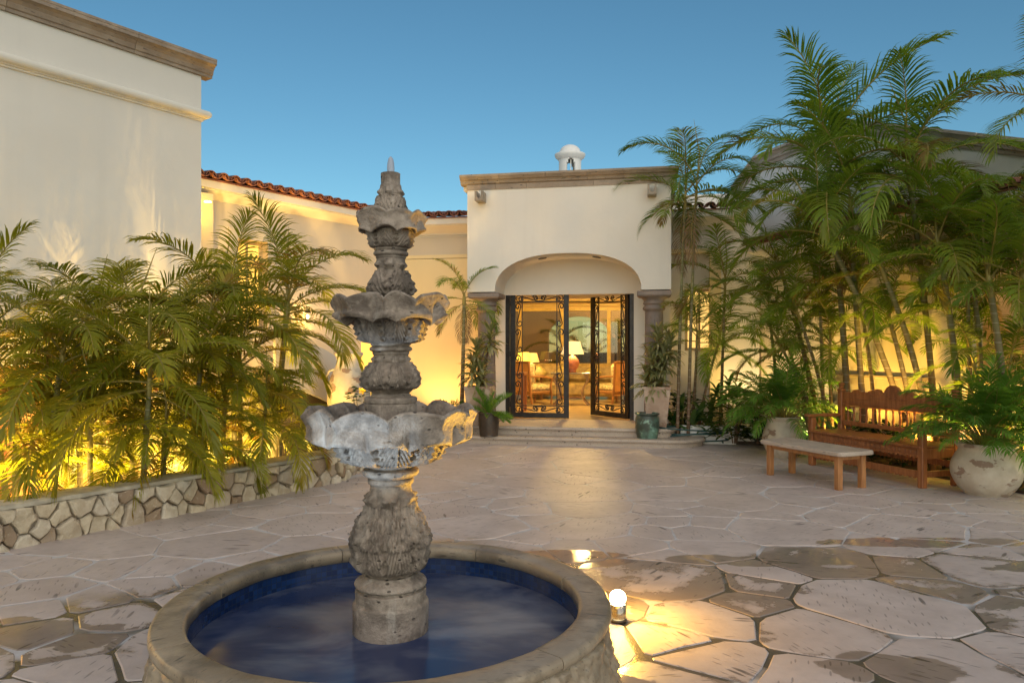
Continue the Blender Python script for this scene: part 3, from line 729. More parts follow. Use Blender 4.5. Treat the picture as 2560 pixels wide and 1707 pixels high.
# window wall
bw=thing('window_wall','glazed rear wall of the room with yellow mullions and a curtain rail','window wall')
D=8.2
wall_open('wall',PF,-2.0,4.3,.27,3.35,D,D+.15,[(-.9,3.9,.27,2.66,0)],MT['room'],bw)
mu=simple('mullion_yellow',(.75,.58,.22),.4)
for px in (1300,1406,1522):
    t=tpx(PF,D-.03,px); s=MB(); s.box(t-.05,D-.03,.28,t+.05,D+.10,2.66,PF); fixn(s.build('mullion',mu,bw))
for i,(za,zb) in enumerate(((2.66,2.74),(2.80,2.83),(2.95,3.02))):
    s=MB(); s.box(-1.2,D-.06-.02*i,za,4.1,D+.0,zb,PF); fixn(s.build('pelmet_moulding',mu,bw))
s=MB(); s.tube([PF(-.8,D-.25,2.90),PF(3.8,D-.25,2.90)],.014,8); s.build('curtain_rail',MT['iron'],bw)
s=MB(); s.box(-.9,D+.04,.28,3.9,D+.05,2.66,PF); fixn(s.build('pane',glassmat('rear_glass',(.74,.64,.48),.05),bw))
# terrace arcade beyond the glass
ta=thing('terrace_arcade','pale arched terrace wall seen dimly through the rear windows of the room','wall')
wall_open('wall',PF,-3,6,-.3,3.35,D+2.6,D+2.85,[(.0,1.95,-.3,2.0,.62),(2.35,4.1,-.3,2.0,.62)],stucco('terrace_stucco',(.72,.63,.48)),ta)
o=thing('terrace_fill_light','small round light added to brighten the terrace beyond the rear windows','lamp',PF(2.0,D+1.6,3.0)); s=MB(); s.lathe([(.08,.02),(.09,0),(.05,-.03),(0,-.035)],16); s.build('diffuser',emit('terrace_fill_diffuser',(1,.75,.4),4),o)
light('terrace_fill_glow',PF(2.0,D+1.5,2.9),70,(1,.72,.4),.1)  # lamp added to brighten the terrace seen through the rear glass
# furniture
MT['fab']=simple('floral_fabric',(.72,.64,.36),.9,.4,16,.4); MT['leath']=simple('olive_leather',(.36,.28,.14),.35,.3,9,.3)
MT['cane']=simple('orange_panel',(.75,.42,.16),.6,.12,5); MT['chairw']=wood('pale_chair_wood',(.30,.14,.05),(.42,.22,.09))
def PT(t,d,z=.27): return PF(t,d,z)
def armchair(px,Y,flip,lab):
    p=at(px,870,Y); c=thing('armchair',lab,'armchair',(p.x,p.y,.27),PF.ang,'armchairs facing each other in the room')
    f=flip   # back of the chair towards -x*f
    s=MB(); s.bbox(-.36*f,-.30,.22,.34*f,.30,.30,b=.02); s.build('seat_frame',MT['chairw'],c)
    s=MB(); s.bbox(-.30*f,-.28,.30,.36*f,.28,.46,b=.05); s.build('seat_cushion',MT['fab'],c)
    s=MB(); s.bbox(-.30*f,-.27,.46,-.14*f,.27,.95,b=.06); s.build('back_cushion',MT['fab'],c)
    s=MB(); s.add([(-.31*f-.02*f,-.30,.2),(-.31*f-.02*f,.30,.2),(-.42*f,.30,.98),(-.42*f,-.30,.98),(-.37*f+.06*f,-.30,.2),(-.37*f+.06*f,.30,.2),(-.38*f,.30,.98),(-.38*f,-.30,.98)],[(0,1,2,3),(4,7,6,5),(0,4,5,1),(1,5,6,2),(2,6,7,3),(3,7,4,0)]); fixn(s.build('back_panel',MT['cane'],c))
    for y in (-.31,.31):
        s=MB(); s.tube([(-.30*f,y,0),(-.36*f,y,.3),(-.41*f,y,1.0)],.03,6); s.build('back_post',MT['chairw'],c)
        s=MB(); s.tube([(.30*f,y,0),(.31*f,y,.22),(.28*f,y,.42),(.33*f,y,.60),(.1*f,y,.63),(-.37*f,y,.66)],.026,6); s.build('arm',MT['chairw'],c)
    s=MB(); s.tube([(-.41*f,-.33,.99),(-.41*f,.33,.99)],.035,6); s.build('top_rail',MT['chairw'],c)
    # panel seen from the doorway side: chairs stand turned a little
    c.rotation_euler.z=PF.ang+.85*f
armchair(1334,18.0,1,'floral armchair with an orange back panel, left of the narrow console table in the room')
armchair(1536,18.0,-1,'floral armchair with an orange back panel, behind the open door leaf')
# sofa
p=at(1425,870,19.6); sf=thing('sofa','long olive leather sofa under the rear windows of the room','sofa',(p.x,p.y,.27),PF.ang)
s=MB(); s.bbox(-1.25,-.4,.08,1.25,.45,.42,b=.06); s.build('seat',MT['leath'],sf)
s=MB(); s.bbox(-1.25,.25,.42,1.25,.5,.92,b=.09); s.build('backrest',MT['leath'],sf)
for x in (-1.3,1.1): s=MB(); s.bbox(x,-.4,.1,x+.2,.45,.62,b=.07); s.build('arm',MT['leath'],sf)
pil=simple('gold_pillow',(.45,.36,.14),.5,.3,12); 
for x,rz in ((-.85,.2),(-.2,-.15),(.6,.1)):
    s=MB(); s.lathe([(0,-.08),(.14,-.06),(.24,0),(.14,.06),(0,.08)],4,smooth=False); o=s.build('cushion',pil,sf,(x,.12,.68),(1.35,0,rz))
# iron console table with the big lamp
p=at(1428,870,17.4); tbl=thing('console_table','console table on curled iron legs between the two armchairs','table',(p.x,p.y,.27),PF.ang)
s=MB(); s.bbox(-.46,-.22,.72,.46,.22,.76,b=.01); s.build('table_top',simple('table_glass_top',(.30,.27,.20),.15),tbl)
for x in (-1,1):
    for y in (-.16,.16):
        s=MB(); s.tube([(x*.42,y,0),(x*.36,y,.06),(x*.27,y,.18),(x*.26,y,.35),(x*.38,y,.55),(x*.40,y,.66),(x*.32,y,.71)],.022,7); s.build('leg',simple('aged_metal',(.35,.27,.2),.4,.2,8,.2,.5) if 'aged_metal' not in bpy.data.materials else bpy.data.materials['aged_metal'],tbl)
s=MB(); s.bbox(-.3,-.15,.16,.3,.15,.19,b=.005); s.build('shelf',MT['chairw'],tbl)
p2=Vector(PT(0,0)); 
def lamp(name,lab,px,Y,base_z,r,bodyc,shadec,h0,shade_str,grp=None):
    p=at(px,870,Y); l=thing(name,lab,'lamp',(p.x,p.y,base_z),0,grp)
    s=MB(); s.lathe([(0,0),(r*.6,0),(r*.62,.03),(r*.5,.04),(r*.9,.12),(r*1.05,r*1.2+.02),(r*.95,r*1.9),(r*.5,r*2.4),(r*.2,r*2.6),(r*.15,r*2.9)],24); s.build('lamp_body',simple(name+'_ceramic',bodyc,.35,.2,8),l)
    z=r*2.75; s=MB(); s.lathe([(r*1.75,z),(r*1.15,z+h0)],24); s.build('lamp_shade',emit(name+'_shade_'+str(px),shadec,shade_str,(.8,.7,.4)),l)
    light('table_lamp_light',(p.x,p.y,base_z+z+.08),14,(1,.65,.25),.1)
    return l
lamp('table_lamp','large table lamp with a round pink body and pale shade on the console table',1431,17.35,1.03,.155,(.55,.22,.15),(1,.85,.5),.30,.55)
# side console just inside the door
p=at(1297,870,15.6); sc_=thing('side_console','dark wooden side console just inside the closed door leaf','table',(p.x,p.y,.27),PF.ang)
s=MB(); s.bbox(-.42,-.22,.76,.15,.22,.82,b=.01); s.build('table_top',MT['bench'],sc_)
for x in (-.38,.11):
    for y in (-.18,.18): s=MB(); s.bbox(x-.03,y-.03,0,x+.03,y+.03,.76,b=.006); s.build('leg',MT['bench'],sc_)
# side table with the two shaded lamps
p=at(1320,870,19.2); s2=thing('side_table','small dark side table under the two yellow lamps','table',(p.x,p.y,.27),PF.ang)
s=MB(); s.bbox(-.42,-.2,.58,.42,.2,.63,b=.01); s.build('table_top',MT['brownwood'],s2)
for x in (-.36,.36): s=MB(); s.bbox(x-.03,-.15,0,x+.03,.15,.58,b=.006); s.build('leg',MT['brownwood'],s2)
lamp('shaded_lamp','table lamp with a bright yellow shade, leftmost behind the closed door leaf',1309,19.25,.90,.12,(.35,.12,.06),(1,.62,.05),.26,1.6)
lamp('shaded_lamp','table lamp with a dull orange shade and dark round body beside the yellow one',1329,19.5,.90,.12,(.08,.07,.04),(1,.42,.10),.24,.9)
# ceiling lights of the room
for t,d in ((.4,2.1),(3.0,2.1),(1.7,4.2)):
    p=PT(t,d,3.35); o=thing('ceiling_light','round flush ceiling light of the room, %s'%{.4:'near the closed door leaf',3.0:'near the open door leaf',1.7:'over the sofa at the rear'}[t],'ceiling light',p)
    s=MB(); s.lathe([(.12,.0),(.13,-.02),(.10,-.035),(.0,-.04)],20); s.build('diffuser',emit('ceiling_diffuser',(1,.7,.3),6) if 'ceiling_diffuser' not in bpy.data.materials else bpy.data.materials['ceiling_diffuser'],o)
    light('ceiling_lamp_light',(p[0],p[1],3.2),(560 if d<3 else 430),(1,.62,.17),.15)
# ================================================================ iron gate in the doorway
gt=thing('entrance_door','double wrought iron door with scrollwork, left leaf closed and right leaf standing open','door')
fw=.075; dg=.93
s=MB(); s.box(d0+.002,dg,ZS+.001,d0+fw,dg+.09,ZD-.002,PF); s.box(d1-fw,dg,ZS+.001,d1-.002,dg+.09,ZD-.002,PF); s.box(d0+fw,dg,ZD-fw,d1-fw,dg+.09,ZD-.002,PF); fixn(s.build('door_frame',MT['iron'],gt))
def spiral(c,r,turns,a0,sgn=1,n=22):
    out=[]
    for i in range(n+1):
        f=i/n; a=a0+sgn*turns*2*PI*f; rr=r*(1-f*.78); out.append((c[0]+rr*math.cos(a),0,c[1]+rr*math.sin(a)))
    return out
def sscroll(L,r):    # S-scroll lying along x, centred
    a=spiral((-L/2+r,-r*.35),r,1.15,PI/2,1); b=spiral((L/2-r,r*.35),r,1.15,-PI/2,1)
    return list(reversed(a))+[( -L/2+r+ (L-2*r)*.5,0,0)]+b
def cscroll(L,r):
    a=spiral((-L/2+r,0),r,1.15,PI/2,1); b=spiral((L/2-r,0),r,1.15,PI/2,-1)
    return list(reversed(a))+b
def tmesh(pts,rad,name='scroll'):
    s=MB(); s.tube(pts,rad,5,True,True); return s.mesh(name,MT['iron'])
SS=tmesh(sscroll(.36,.055),.011); CS=tmesh(cscroll(.22,.05),.011)
def leaf(hinge,ang,w,h,side,handle):
    "x from the hinge to the free edge"
    o=bpy.data.objects.new('door_leaf',None)
    s=MB(); e=.095
    s.box(0,-.025,0,e,.025,h); s.box(w-e,-.025,0,w,.025,h); s.box(e,-.025,0,w-e,.025,e); s.box(e,-.025,h-e,w-e,.025,h)
    o=fixn(s.build('door_leaf',MT['iron'],gt,hinge,(0,0,ang)))
    x0,x1,z0,z1=e,w-e,e,h-e; b=.13
    s=MB(); q=.009
    s.box(x0+b-q,-q,z0,x0+b+q,q,z1); s.box(x1-b-q,-q,z0,x1-b+q,q,z1); s.box(x0,-q,z0+b-q,x1,q,z0+b+q); s.box(x0,-q,z1-b-q,x1,q,z1-b+q); fixn(s.build('inner_bars',MT['iron'],o))
    for z in (z0+b/2,z1-b/2):
        sg=1 if z<h/2 else -1
        for x,fl in (((x0+x1)/2-.22,1),((x0+x1)/2+.22,-1)):
            put('scroll',SS,o,(x,0,z),(0,0 ,0 if fl*sg>0 else PI),(1,1,1 if sg>0 else -1))
        put('scroll',CS,o,((x0+x1)/2,0,z),(PI/2*0,0,0),(.9,1,sg))
    L=z1-z0-2*b; n=4
    for k in range(n):
        zc=z0+b+L*(k+.5)/n
        for x,fl in ((x0+b/2,1),(x1-b/2,-1)):
            put('scroll',SS,o,(x,0,zc),(0,PI/2,0),(L/n/.36*.92,1,fl))
    for x in (x0+b/2,x1-b/2):
        for z in (z0+b/2,z1-b/2):
            s=MB(); m=18; s.tube([(x+.055*math.cos(2*PI*i/m),0,z+.055*math.sin(2*PI*i/m)) for i in range(m+1)],.008,5,False); s.build('ring',MT['iron'],o)
    if handle:
        s=MB(); s.box(w-.07,-.05,h*.40,w-.03,-.026,h*.40+.26); s.tube([(w-.05,-.05,h*.47),(w-.05,-.10,h*.47),(w-.16,-.105,h*.47)],.012,6); s.tube([(w-.05,.03,h*.47),(w-.05,.09,h*.47),(w-.16,.095,h*.47)],.012,6); fixn(s.build('handle',MT['iron'],o))
    for z in (.25,h*.5,h-.25):
        s=MB(); s.tube([(-.008,-.02,z-.05),(-.008,-.02,z+.05)],.013,6); s.build('hinge',MT['iron'],o)
    return o
lw=(d1-d0-2*fw-.03)/2; lh=ZD-ZS-fw-.03
leaf(PF(d0+fw+.012,dg+.045,ZS+.015),PF.ang,lw,lh,1,False)
leaf(PF(d1-fw-.012,dg+.075,ZS+.015),PF.ang+PI-math.radians(47),lw,lh,-1,True)
# ================================================================ fountain
FX,FY=-.58,3.54
ft=thing('fountain','tall three tiered carved stone fountain in a round blue tiled basin','fountain',(FX,FY,0))
def seg_lathe(name,prof,a0,a1,n,m,parent,fn=None,smooth=True):
    s=MB(); vs=[]; k=len(prof)
    for j in range(n+1):
        th=a0+(a1-a0)*j/n
        for i,(r,z) in enumerate(prof):
            if fn: r,z=fn(th,r,z,i)
            vs.append((r*math.cos(th),r*math.sin(th),z))
    s.add(vs,[(j*k+i,j*k+(i+1)%k,(j+1)*k+(i+1)%k,(j+1)*k+i) for j in range(n) for i in range(k)],smooth)
    s.add(vs[:k],[list(range(k))]); s.add(vs[-k:],[list(range(k-1,-1,-1))])
    o=fixn(s.build(name,m,parent)); return o
cop=[(.895,.345),(.895,.392),(.902,.405),(.918,.411),(1.028,.410),(1.040,.406),(1.046,.396),(1.048,.38),(1.042,.362),(1.02,.345)]
rr=random.Random(4); cuts=[.35,1.15,2.05,2.95,3.78,4.55,5.55,.35+2*PI]
for a,b in zip(cuts[:-1],cuts[1:]):
    ph=rr.uniform(0,50)
    seg_lathe('coping_stone',cop,a+.0022,b-.0022,max(8,int((b-a)*24)),MT['cop'],ft,
      lambda th,r,z,i:(r+(noise.noise(Vector((math.cos(th)*7+ph,math.sin(th)*7,i*.3)))*.006 if r>.93 or i<3 else 0), z+noise.noise(Vector((math.cos(th)*5,math.sin(th)*5,ph)))*.002))
# blue mosaic lining
def tilemat():
    m=M('blue_mosaic_tile'); v=m.co('Generated'); uv=m.n('UVMap',0)
    br=m.t.nodes.new('ShaderNodeTexBrick'); m.t.links.new(uv,br.inputs[0]); br.offset=0
    br.inputs['Scale'].default_value=1; br.inputs['Brick Width'].default_value=1; br.inputs['Row Height'].default_value=1; br.inputs['Mortar Size'].default_value=.06
    m.set(br.inputs['Color1'],(.006,.018,.075)); m.set(br.inputs['Color2'],(.014,.042,.15)); m.set(br.inputs['Mortar'],(.02,.035,.07)); br.inputs['Bias'].default_value=-.1
    wl_=m.rng(m.noise(5,3,.6,m.co('Object')),.4,.7,0,.3)
    m.P(Base_Color=m.mix(wl_,br.outputs[0],(.03,.05,.09)),Roughness=.16,Normal=m.bump(m.math('SUBTRACT',1,br.outputs[1]),.5,.004)); return m.m
tm=tilemat(); s=MB(); n=128
vs=[((.905)*math.cos(2*PI*k/n),(.905)*math.sin(2*PI*k/n),z) for z in (.0,.37) for k in range(n+1)]
s.add(vs,[(k+1,k,n+1+k,n+2+k) for k in range(n)],True); lin=s.build('mosaic_lining',tm,ft); tag(lin)
uvl=lin.data.uv_layers.new(name='UVMap')
for p in lin.data.polygons:
    for li in p.loop_indices:
        vi=lin.data.loops[li].vertex_index; k=vi%(n+1); uvl.data[li].uv=(k/n*184, (0 if vi<=n else .37/.0305))
# water
def watermat():
    m=M('basin_water'); v=m.co('Position')
    n1=m.noise(1.7,4,.55,m.co('Position',scale=(1,1.6,1)),.4)
    c=m.mix(m.rng(n1,.38,.68),(.022,.036,.095),(.135,.15,.20))  # pale patches put a misty sky reflection into the water colour
    m.P(Base_Color=c,Roughness=.17,IOR=1.33,Specular_IOR_Level=.5,Normal=m.bump(m.noise(7,3,.5,v),.10,.02)); return m.m
s=MB(); s.lathe([(.0,.255),(.904,.255)],96); s.build('basin_water',watermat(),ft)
# basin wall, carved like rough bark and leaves
s=MB(); base=dense([(1.012,.348),(1.02,.325),(1.022,.29),(1.03,.24),(1.045,.17),(1.06,.10),(1.075,.04),(1.085,-.01)],6)
def bark(th,v,r,z,i):
    if z>.335: return r,z
    p=Vector((math.cos(th)*1.05,math.sin(th)*1.05,z)); q=noise.noise(Vector((p.x*9,p.y*9,z*3)))*.03+abs(noise.noise(Vector((p.x*22,p.y*22,z*9))))*-.045+noise.noise(p*45)*.008
    return r+q+.018,z
s.lathe(base,420,fn=bark); bo=s.build('basin_wall',MT['cop'],ft)
# ---- carved column -----------------------------------------------------------
def leafrel(th,z,n,z0,z1,amp,ph=0,veins=4,tipw=.35,down=False):
    "relief of acanthus leaves standing round the stem between z0 and z1"
    if z<z0 or z>z1: return 0
    v=(z-z0)/(z1-z0); v=1-v if down else v
    u=(((th+ph)*n/(2*PI))%1)-.5                       # -.5 .. .5 across one leaf
    lob=.43*(1-(v**2.2)*(1-tipw))*(1+.13*math.sin(v*26))
    e=sstep(lob+.02,lob-.015,abs(u)); rib=1-sstep(.012,.045,abs(u))
    vein=.5+.5*math.cos((abs(u)*2.4+v*1.2)*veins*2*PI)
    fade=sstep(0,.08,v)*1
    amp*=1.35
    return amp*fade*(e*(.55+.45*vein*(1-v*.4))+.35*rib*e-.15)
def col_part(name,prof,n=160,rel=None,k=3,rough=.0011):
    p=dense(prof,k); s=MB()
    def fn(th,v,r,z,i):
        q=rel(th,z) if rel else 0
        w=noise.noise(Vector((math.cos(th)*r*16,math.sin(th)*r*16,z*16)))*rough*2.2+noise.noise(Vector((math.cos(th)*r*55,math.sin(th)*r*55,z*55)))*rough
        return max(.001,r+(q+w)*(1 if r>.02 else 0)),z
    s.lathe(p,n,fn=fn); return s.build(name,MT['fount'],ft)
def ring(pts): return pts
Zp=lambda y: 1.6-(y-870)*.0019135
col_part('base_drum',[(.0,.0),(.178,.0),(.178,.15),(.178,.31),(.179,.38),(.175,.396),(.160,.404),(.10,.405)],k=4)
col_part('base_moulding',[(.10,.400),(.163,.402),(.167,.408),(.167,.448),(.165,.455),(.150,.460),(.152,.466),(.168,.474),(.170,.487),(.162,.500),(.140,.512),(.128,.520),(.118,.528),(.09,.53)])
def kn(th,z,zc,h,n,amp,ph=0):   # row of curled leaf tips
    w=math.exp(-((z-zc)/h)**2); c=abs(math.cos((th+ph)*n/2))
    return amp*w*(sstep(.35,.9,c))
col_part('carved_stem',[(.09,.525),(.116,.53),(.126,.545),(.146,.575),(.157,.62),(.156,.67),(.144,.73),(.124,.79),(.107,.845),(.100,.885),(.098,.92),(.097,.95),(.104,.962),(.08,.965)],240,
   lambda th,z: leafrel(th,z,8,.535,.86,.028)+leafrel(th,z,8,.66,.90,.018,PI/8)+kn(th,z,.892,.020,6,.034,.4),k=7)
col_part('ring_collar',[(.08,.955),(.106,.957),(.108,.978),(.100,.984),(.116,.990),(.130,1.000),(.134,1.012),(.130,1.024),(.112,1.030),(.108,1.034),(.118,1.040),(.119,1.048),(.108,1.054),(.07,1.056)])
def bowl(name,zb,prof,nl,ph,wz,wr,rel,water_r,water_z,nseg=288):
    p=dense(prof,5); s=MB()
    def fn(th,v,r,z,i):
        u=0; wt=0
        # weights: rim (upper) and frill (lower)
        rr_=p[i]; up=rr_[2]; lo=rr_[3]
        jt=.10*math.sin(3*th+ph*9)+.07*math.sin(5*th+1); wv=2*abs(math.cos(nl*(th+ph+jt)/2))**.62-1.15; w2=2*abs(math.sin(nl*(th+ph+jt)/2))**.7-1.2; wv*=1+.3*math.sin(2*th+nl); w2*=1+.35*math.sin(3*th+nl)
        n1=noise.noise(Vector((math.cos(th)*3,math.sin(th)*3,zb*7)))
        z2=z+up*wz*(wv+.35*n1)+lo*wz*.85*w2
        r2=r+up*wr*(-.9*wv+.5*n1)+lo*wr*1.5*w2
        q=rel(th,z,r) if rel else 0
        q+=noise.noise(Vector((math.cos(th)*r*22,math.sin(th)*r*22,z*22)))*.0045+noise.noise(Vector((math.cos(th)*r*70,math.sin(th)*r*70,z*70)))*.0018
        return max(.001,r2+q),z2
    q4=[(a[0],a[1]) for a in p]
    s.lathe(q4,nseg,fn=fn); o=s.build(name,MT['fount'],ft)
    s=MB(); s.lathe([(0,water_z),(water_r,water_z)],48); s.build('bowl_water',bpy.data.materials['bowl_water'],ft)
m=M('bowl_water'); m.P(Base_Color=(.16,.15,.14),Roughness=.12,IOR=1.33,Normal=m.bump(m.noise(20,3,.5,m.co('Position')),.3,.01))
def brel(z0,z1,n,amp,ph=0):
    return lambda th,z,r: (leafrel(th,z,n,z0,z1,amp,ph,5,.9) if r>.03 else 0)
bowl('lower_bowl',1.1,[(.09,1.045,0,0),(.125,1.05,0,0),(.175,1.062,0,0),(.205,1.085,0,0),(.222,1.115,0,0),(.236,1.150,0,0),(.250,1.185,0,.2),(.300,1.190,0,.7),(.345,1.166,0,1.0),(.362,1.160,.0,1.0),(.374,1.172,.05,1.0),(.376,1.205,.3,.6),(.378,1.245,.7,.2),(.395,1.285,1,0),(.402,1.302,1,0),(.392,1.312,1,0),(.372,1.300,.9,0),(.350,1.262,.6,0),(.330,1.225,.3,0),(.25,1.19,0,0),(.05,1.18,0,0)],
   12,.12,.017,.018,lambda th,z,r: (leafrel(th,z,9,1.045,1.185,.034,.25,4,.9) if .1<r<.30 and z<1.185 else 0),.345,1.222)
# raise: bowl rim sits near z 1.29
col_part('plinth_drum',[(.0,1.18),(.123,1.185),(.123,1.28),(.123,1.332),(.119,1.338),(.123,1.342),(.125,1.358),(.120,1.366),(.10,1.37),(.05,1.371)])
col_part('carved_stem',[(.05,1.365),(.092,1.367),(.094,1.378),(.088,1.384),(.104,1.40),(.119,1.425),(.123,1.452),(.116,1.480),(.100,1.508),(.086,1.530),(.080,1.545),(.078,1.562),(.083,1.572),(.05,1.574)],220,
   lambda th,z: leafrel(th,z,8,1.40,1.535,.020)+kn(th,z,1.548,.012,8,.016),k=6)
col_part('ring_collar',[(.05,1.568),(.084,1.570),(.086,1.582),(.098,1.588),(.101,1.597),(.096,1.605),(.088,1.609),(.094,1.614),(.096,1.621),(.088,1.628),(.05,1.63)])
bowl('middle_bowl',1.7,[(.06,1.618,0,0),(.090,1.620,0,0),(.112,1.632,0,0),(.130,1.655,0,0),(.143,1.690,0,0),(.155,1.722,0,.1),(.180,1.745,0,.4),(.208,1.742,0,.9),(.240,1.726,0,1),(.250,1.728,0,1),(.256,1.745,.1,1),(.250,1.765,.35,.5),(.257,1.790,.7,.2),(.270,1.818,1,0),(.274,1.832,1,0),(.264,1.840,1,0),(.248,1.828,.8,0),(.232,1.80,.5,0),(.21,1.775,.2,0),(.12,1.75,0,0),(.03,1.745,0,0)],
   9,.5,.019,.014,lambda th,z,r: (leafrel(th,z,8,1.62,1.735,.026,.1,4,.9) if .07<r<.20 and z<1.74 else 0),.22,1.785,240)
col_part('carved_stem',[(.03,1.745),(.072,1.75),(.074,1.80),(.074,1.83),(.072,1.838),(.078,1.848),(.090,1.865),(.094,1.885),(.090,1.905),(.080,1.925),(.070,1.945),(.064,1.965),(.062,1.985),(.064,2.0),(.066,2.03),(.04,2.032)],200,
   lambda th,z: leafrel(th,z,5,1.845,1.975,.022,.3,3)+kn(th,z,1.995,.014,6,.018,.5),k=6)
col_part('ring_collar',[(.03,2.026),(.068,2.027),(.070,2.036),(.080,2.042),(.083,2.050),(.079,2.058),(.073,2.061),(.078,2.066),(.079,2.073),(.070,2.079),(.03,2.08)])
bowl('upper_bowl',2.2,[(.04,2.072,0,0),(.066,2.074,0,0),(.080,2.088,0,0),(.088,2.110,0,0),(.092,2.134,0,.1),(.100,2.155,0,.4),(.120,2.165,0,.8),(.142,2.150,.0,1),(.150,2.155,.1,1),(.148,2.170,.2,.8),(.150,2.19,.5,.3),(.156,2.215,.9,0),(.164,2.232,1,0),(.158,2.240,1,0),(.146,2.228,.8,0),(.132,2.205,.5,0),(.08,2.19,.1,0),(.03,2.185,0,0)],
   7,.3,.014,.011,lambda th,z,r: (leafrel(th,z,6,2.074,2.152,.020,.1,3,.9) if .05<r<.12 and z<2.155 else 0),.125,2.20,200)
col_part('finial',[(.03,2.185),(.064,2.19),(.067,2.24),(.067,2.262),(.063,2.29),(.054,2.315),(.049,2.330),(.050,2.342),(.051,2.36),(.050,2.375),(.046,2.385),(.046,2.425),(.044,2.434),(.02,2.436)],180,
   lambda th,z: leafrel(th,z,6,2.235,2.325,.012,.2,2)+kn(th,z,2.340,.014,6,.018,.5),k=6)
m=M('water_jet'); m.P(Base_Color=(.45,.43,.46),Roughness=.4,Alpha=.6)
s=MB(); s.lathe([(.018,2.432),(.018,2.46),(.016,2.485),(.012,2.503),(.006,2.512),(.0005,2.516)],16); s.build('water_jet',m.m,ft)
# ================================================================ path light by the basin, spot light in front
pl=thing('path_light','small glowing glass path light on the wet paving beside the basin','lamp',(.62,4.34,0))
s=MB(); s.lathe([(.0,.004),(.052,.004),(.054,.016),(.046,.02),(.044,.022),(.0,.022)],24); s.build('base',MT['iron'],pl)
s=MB(); s.lathe([(.050,.022),(.052,.105),(.048,.108),(.047,.024)],24); s.build('glass_cylinder',MT['glass'],pl)
s=MB(); s.lathe([(.0,.023),(.030,.023),(.026,.06),(.018,.085),(.0,.088)],14); s.build('lamp_socket',simple('brass_socket',(.35,.22,.06),.3,.2,6,.1,.8),pl)
s=MB(); s.lathe([(.001,.090)]+[(.048*math.sin(PI*i/12),.137-.046*math.cos(PI*i/12)) for i in range(1,12)]+[(.001,.184)],20); bu=s.build('bulb',emit('bulb_glow',(1,.80,.38),60),pl)
light('path_light_glow',(.62,4.34,.235),46,(1,.52,.05),.045)
l=light('path_light_beam',(.60,4.30,.25),300,(1,.55,.06),.04,'SPOT',spot_size=math.radians(75),spot_blend=.8)
l.rotation_euler=(Vector((.60,4.30,.25))-Vector((-.45,3.54,1.75))).to_track_quat('Z','Y').to_euler()
sp=thing('spot_light','small cool white garden spotlight in front of the basin aimed at the lower bowl','lamp',(-.98,2.28,0))
s=MB(); s.tube([(0,0,0),(0,0,.42)],.012,8); s.build('stake',MT['iron'],sp)
s=MB(); s.tube([(-.02,-.05,.40),(.03,.06,.52)],[.035,.045],14); s.build('lamp_head',MT['iron'],sp)
l=light('spot_light_beam',(-.93,2.37,.56),85,(.55,.76,1),.03,'SPOT',spot_size=math.radians(30),spot_blend=.6)
l.rotation_euler=(Vector((-.93,2.37,.56))-Vector((-.66,3.25,1.15))).to_track_quat('Z','Y').to_euler()
# ================================================================ planting
MT['leafR']=leafmat('palm_leaf_green',(.10,.16,.018),(.30,.37,.04),tip=(.16,.10,.02))
MT['leafL']=leafmat('palm_leaf_lamplit',(.16,.17,.012),(.42,.37,.03),trans=.42,tip=(.26,.13,.02))  # yellow cast of the warm lamplight is put into this leaf colour
MT['leafP']=leafmat('potted_palm_leaf',(.07,.16,.025),(.20,.36,.05))
MT['dead']=simple('dry_frond',(.22,.13,.06),.8,.3,8)
MT['drac']=leafmat('striped_dracaena_leaf',(.20,.21,.09),(.58,.54,.36),rnd=.9,tip=(.22,.14,.06))
MT['varieg']=leafmat('variegated_leaf',(.03,.09,.02),(.20,.28,.10),rnd=.7)
MT['croton']=leafmat('croton_leaf',(.05,.08,.012),(.22,.19,.03),rnd=.9,tip=(.22,.07,.02))
MT['vine']=leafmat('dark_vine_leaf',(.010,.030,.010),(.025,.06,.015))
MT['fern']=leafmat('fern_leaf',(.05,.11,.012),(.14,.20,.02))
def ringmat(name,a,b,rg):
    m=M(name); v=m.co('Object'); sep=m.t.nodes.new('ShaderNodeSeparateXYZ'); m.t.links.new(v,sep.inputs[0])
    z=m.math('ADD',sep.outputs[2],m.math('MULTIPLY',m.noise(3,2,.5,v),.03)); w=m.math('PINGPONG',z,.055)
    c=m.mix(m.rng(sep.outputs[2],.4,2.6),a,b); c=m.mix(m.rng(m.noise(9,3,.6,v),.35,.7,0,.5),c,tuple(x*.5 for x in a))
    c=m.mix(m.rng(w,.0,.007,1,0),c,rg)
    m.P(Base_Color=c,Roughness=.7,Normal=m.bump(w,.6,.02)); return m.m
MT['trunk']=ringmat('ringed_palm_trunk',(.17,.10,.055),(.20,.20,.075),(.36,.31,.23))
MT['stem']=simple('frond_stalk',(.24,.19,.04),.5,.25,5)
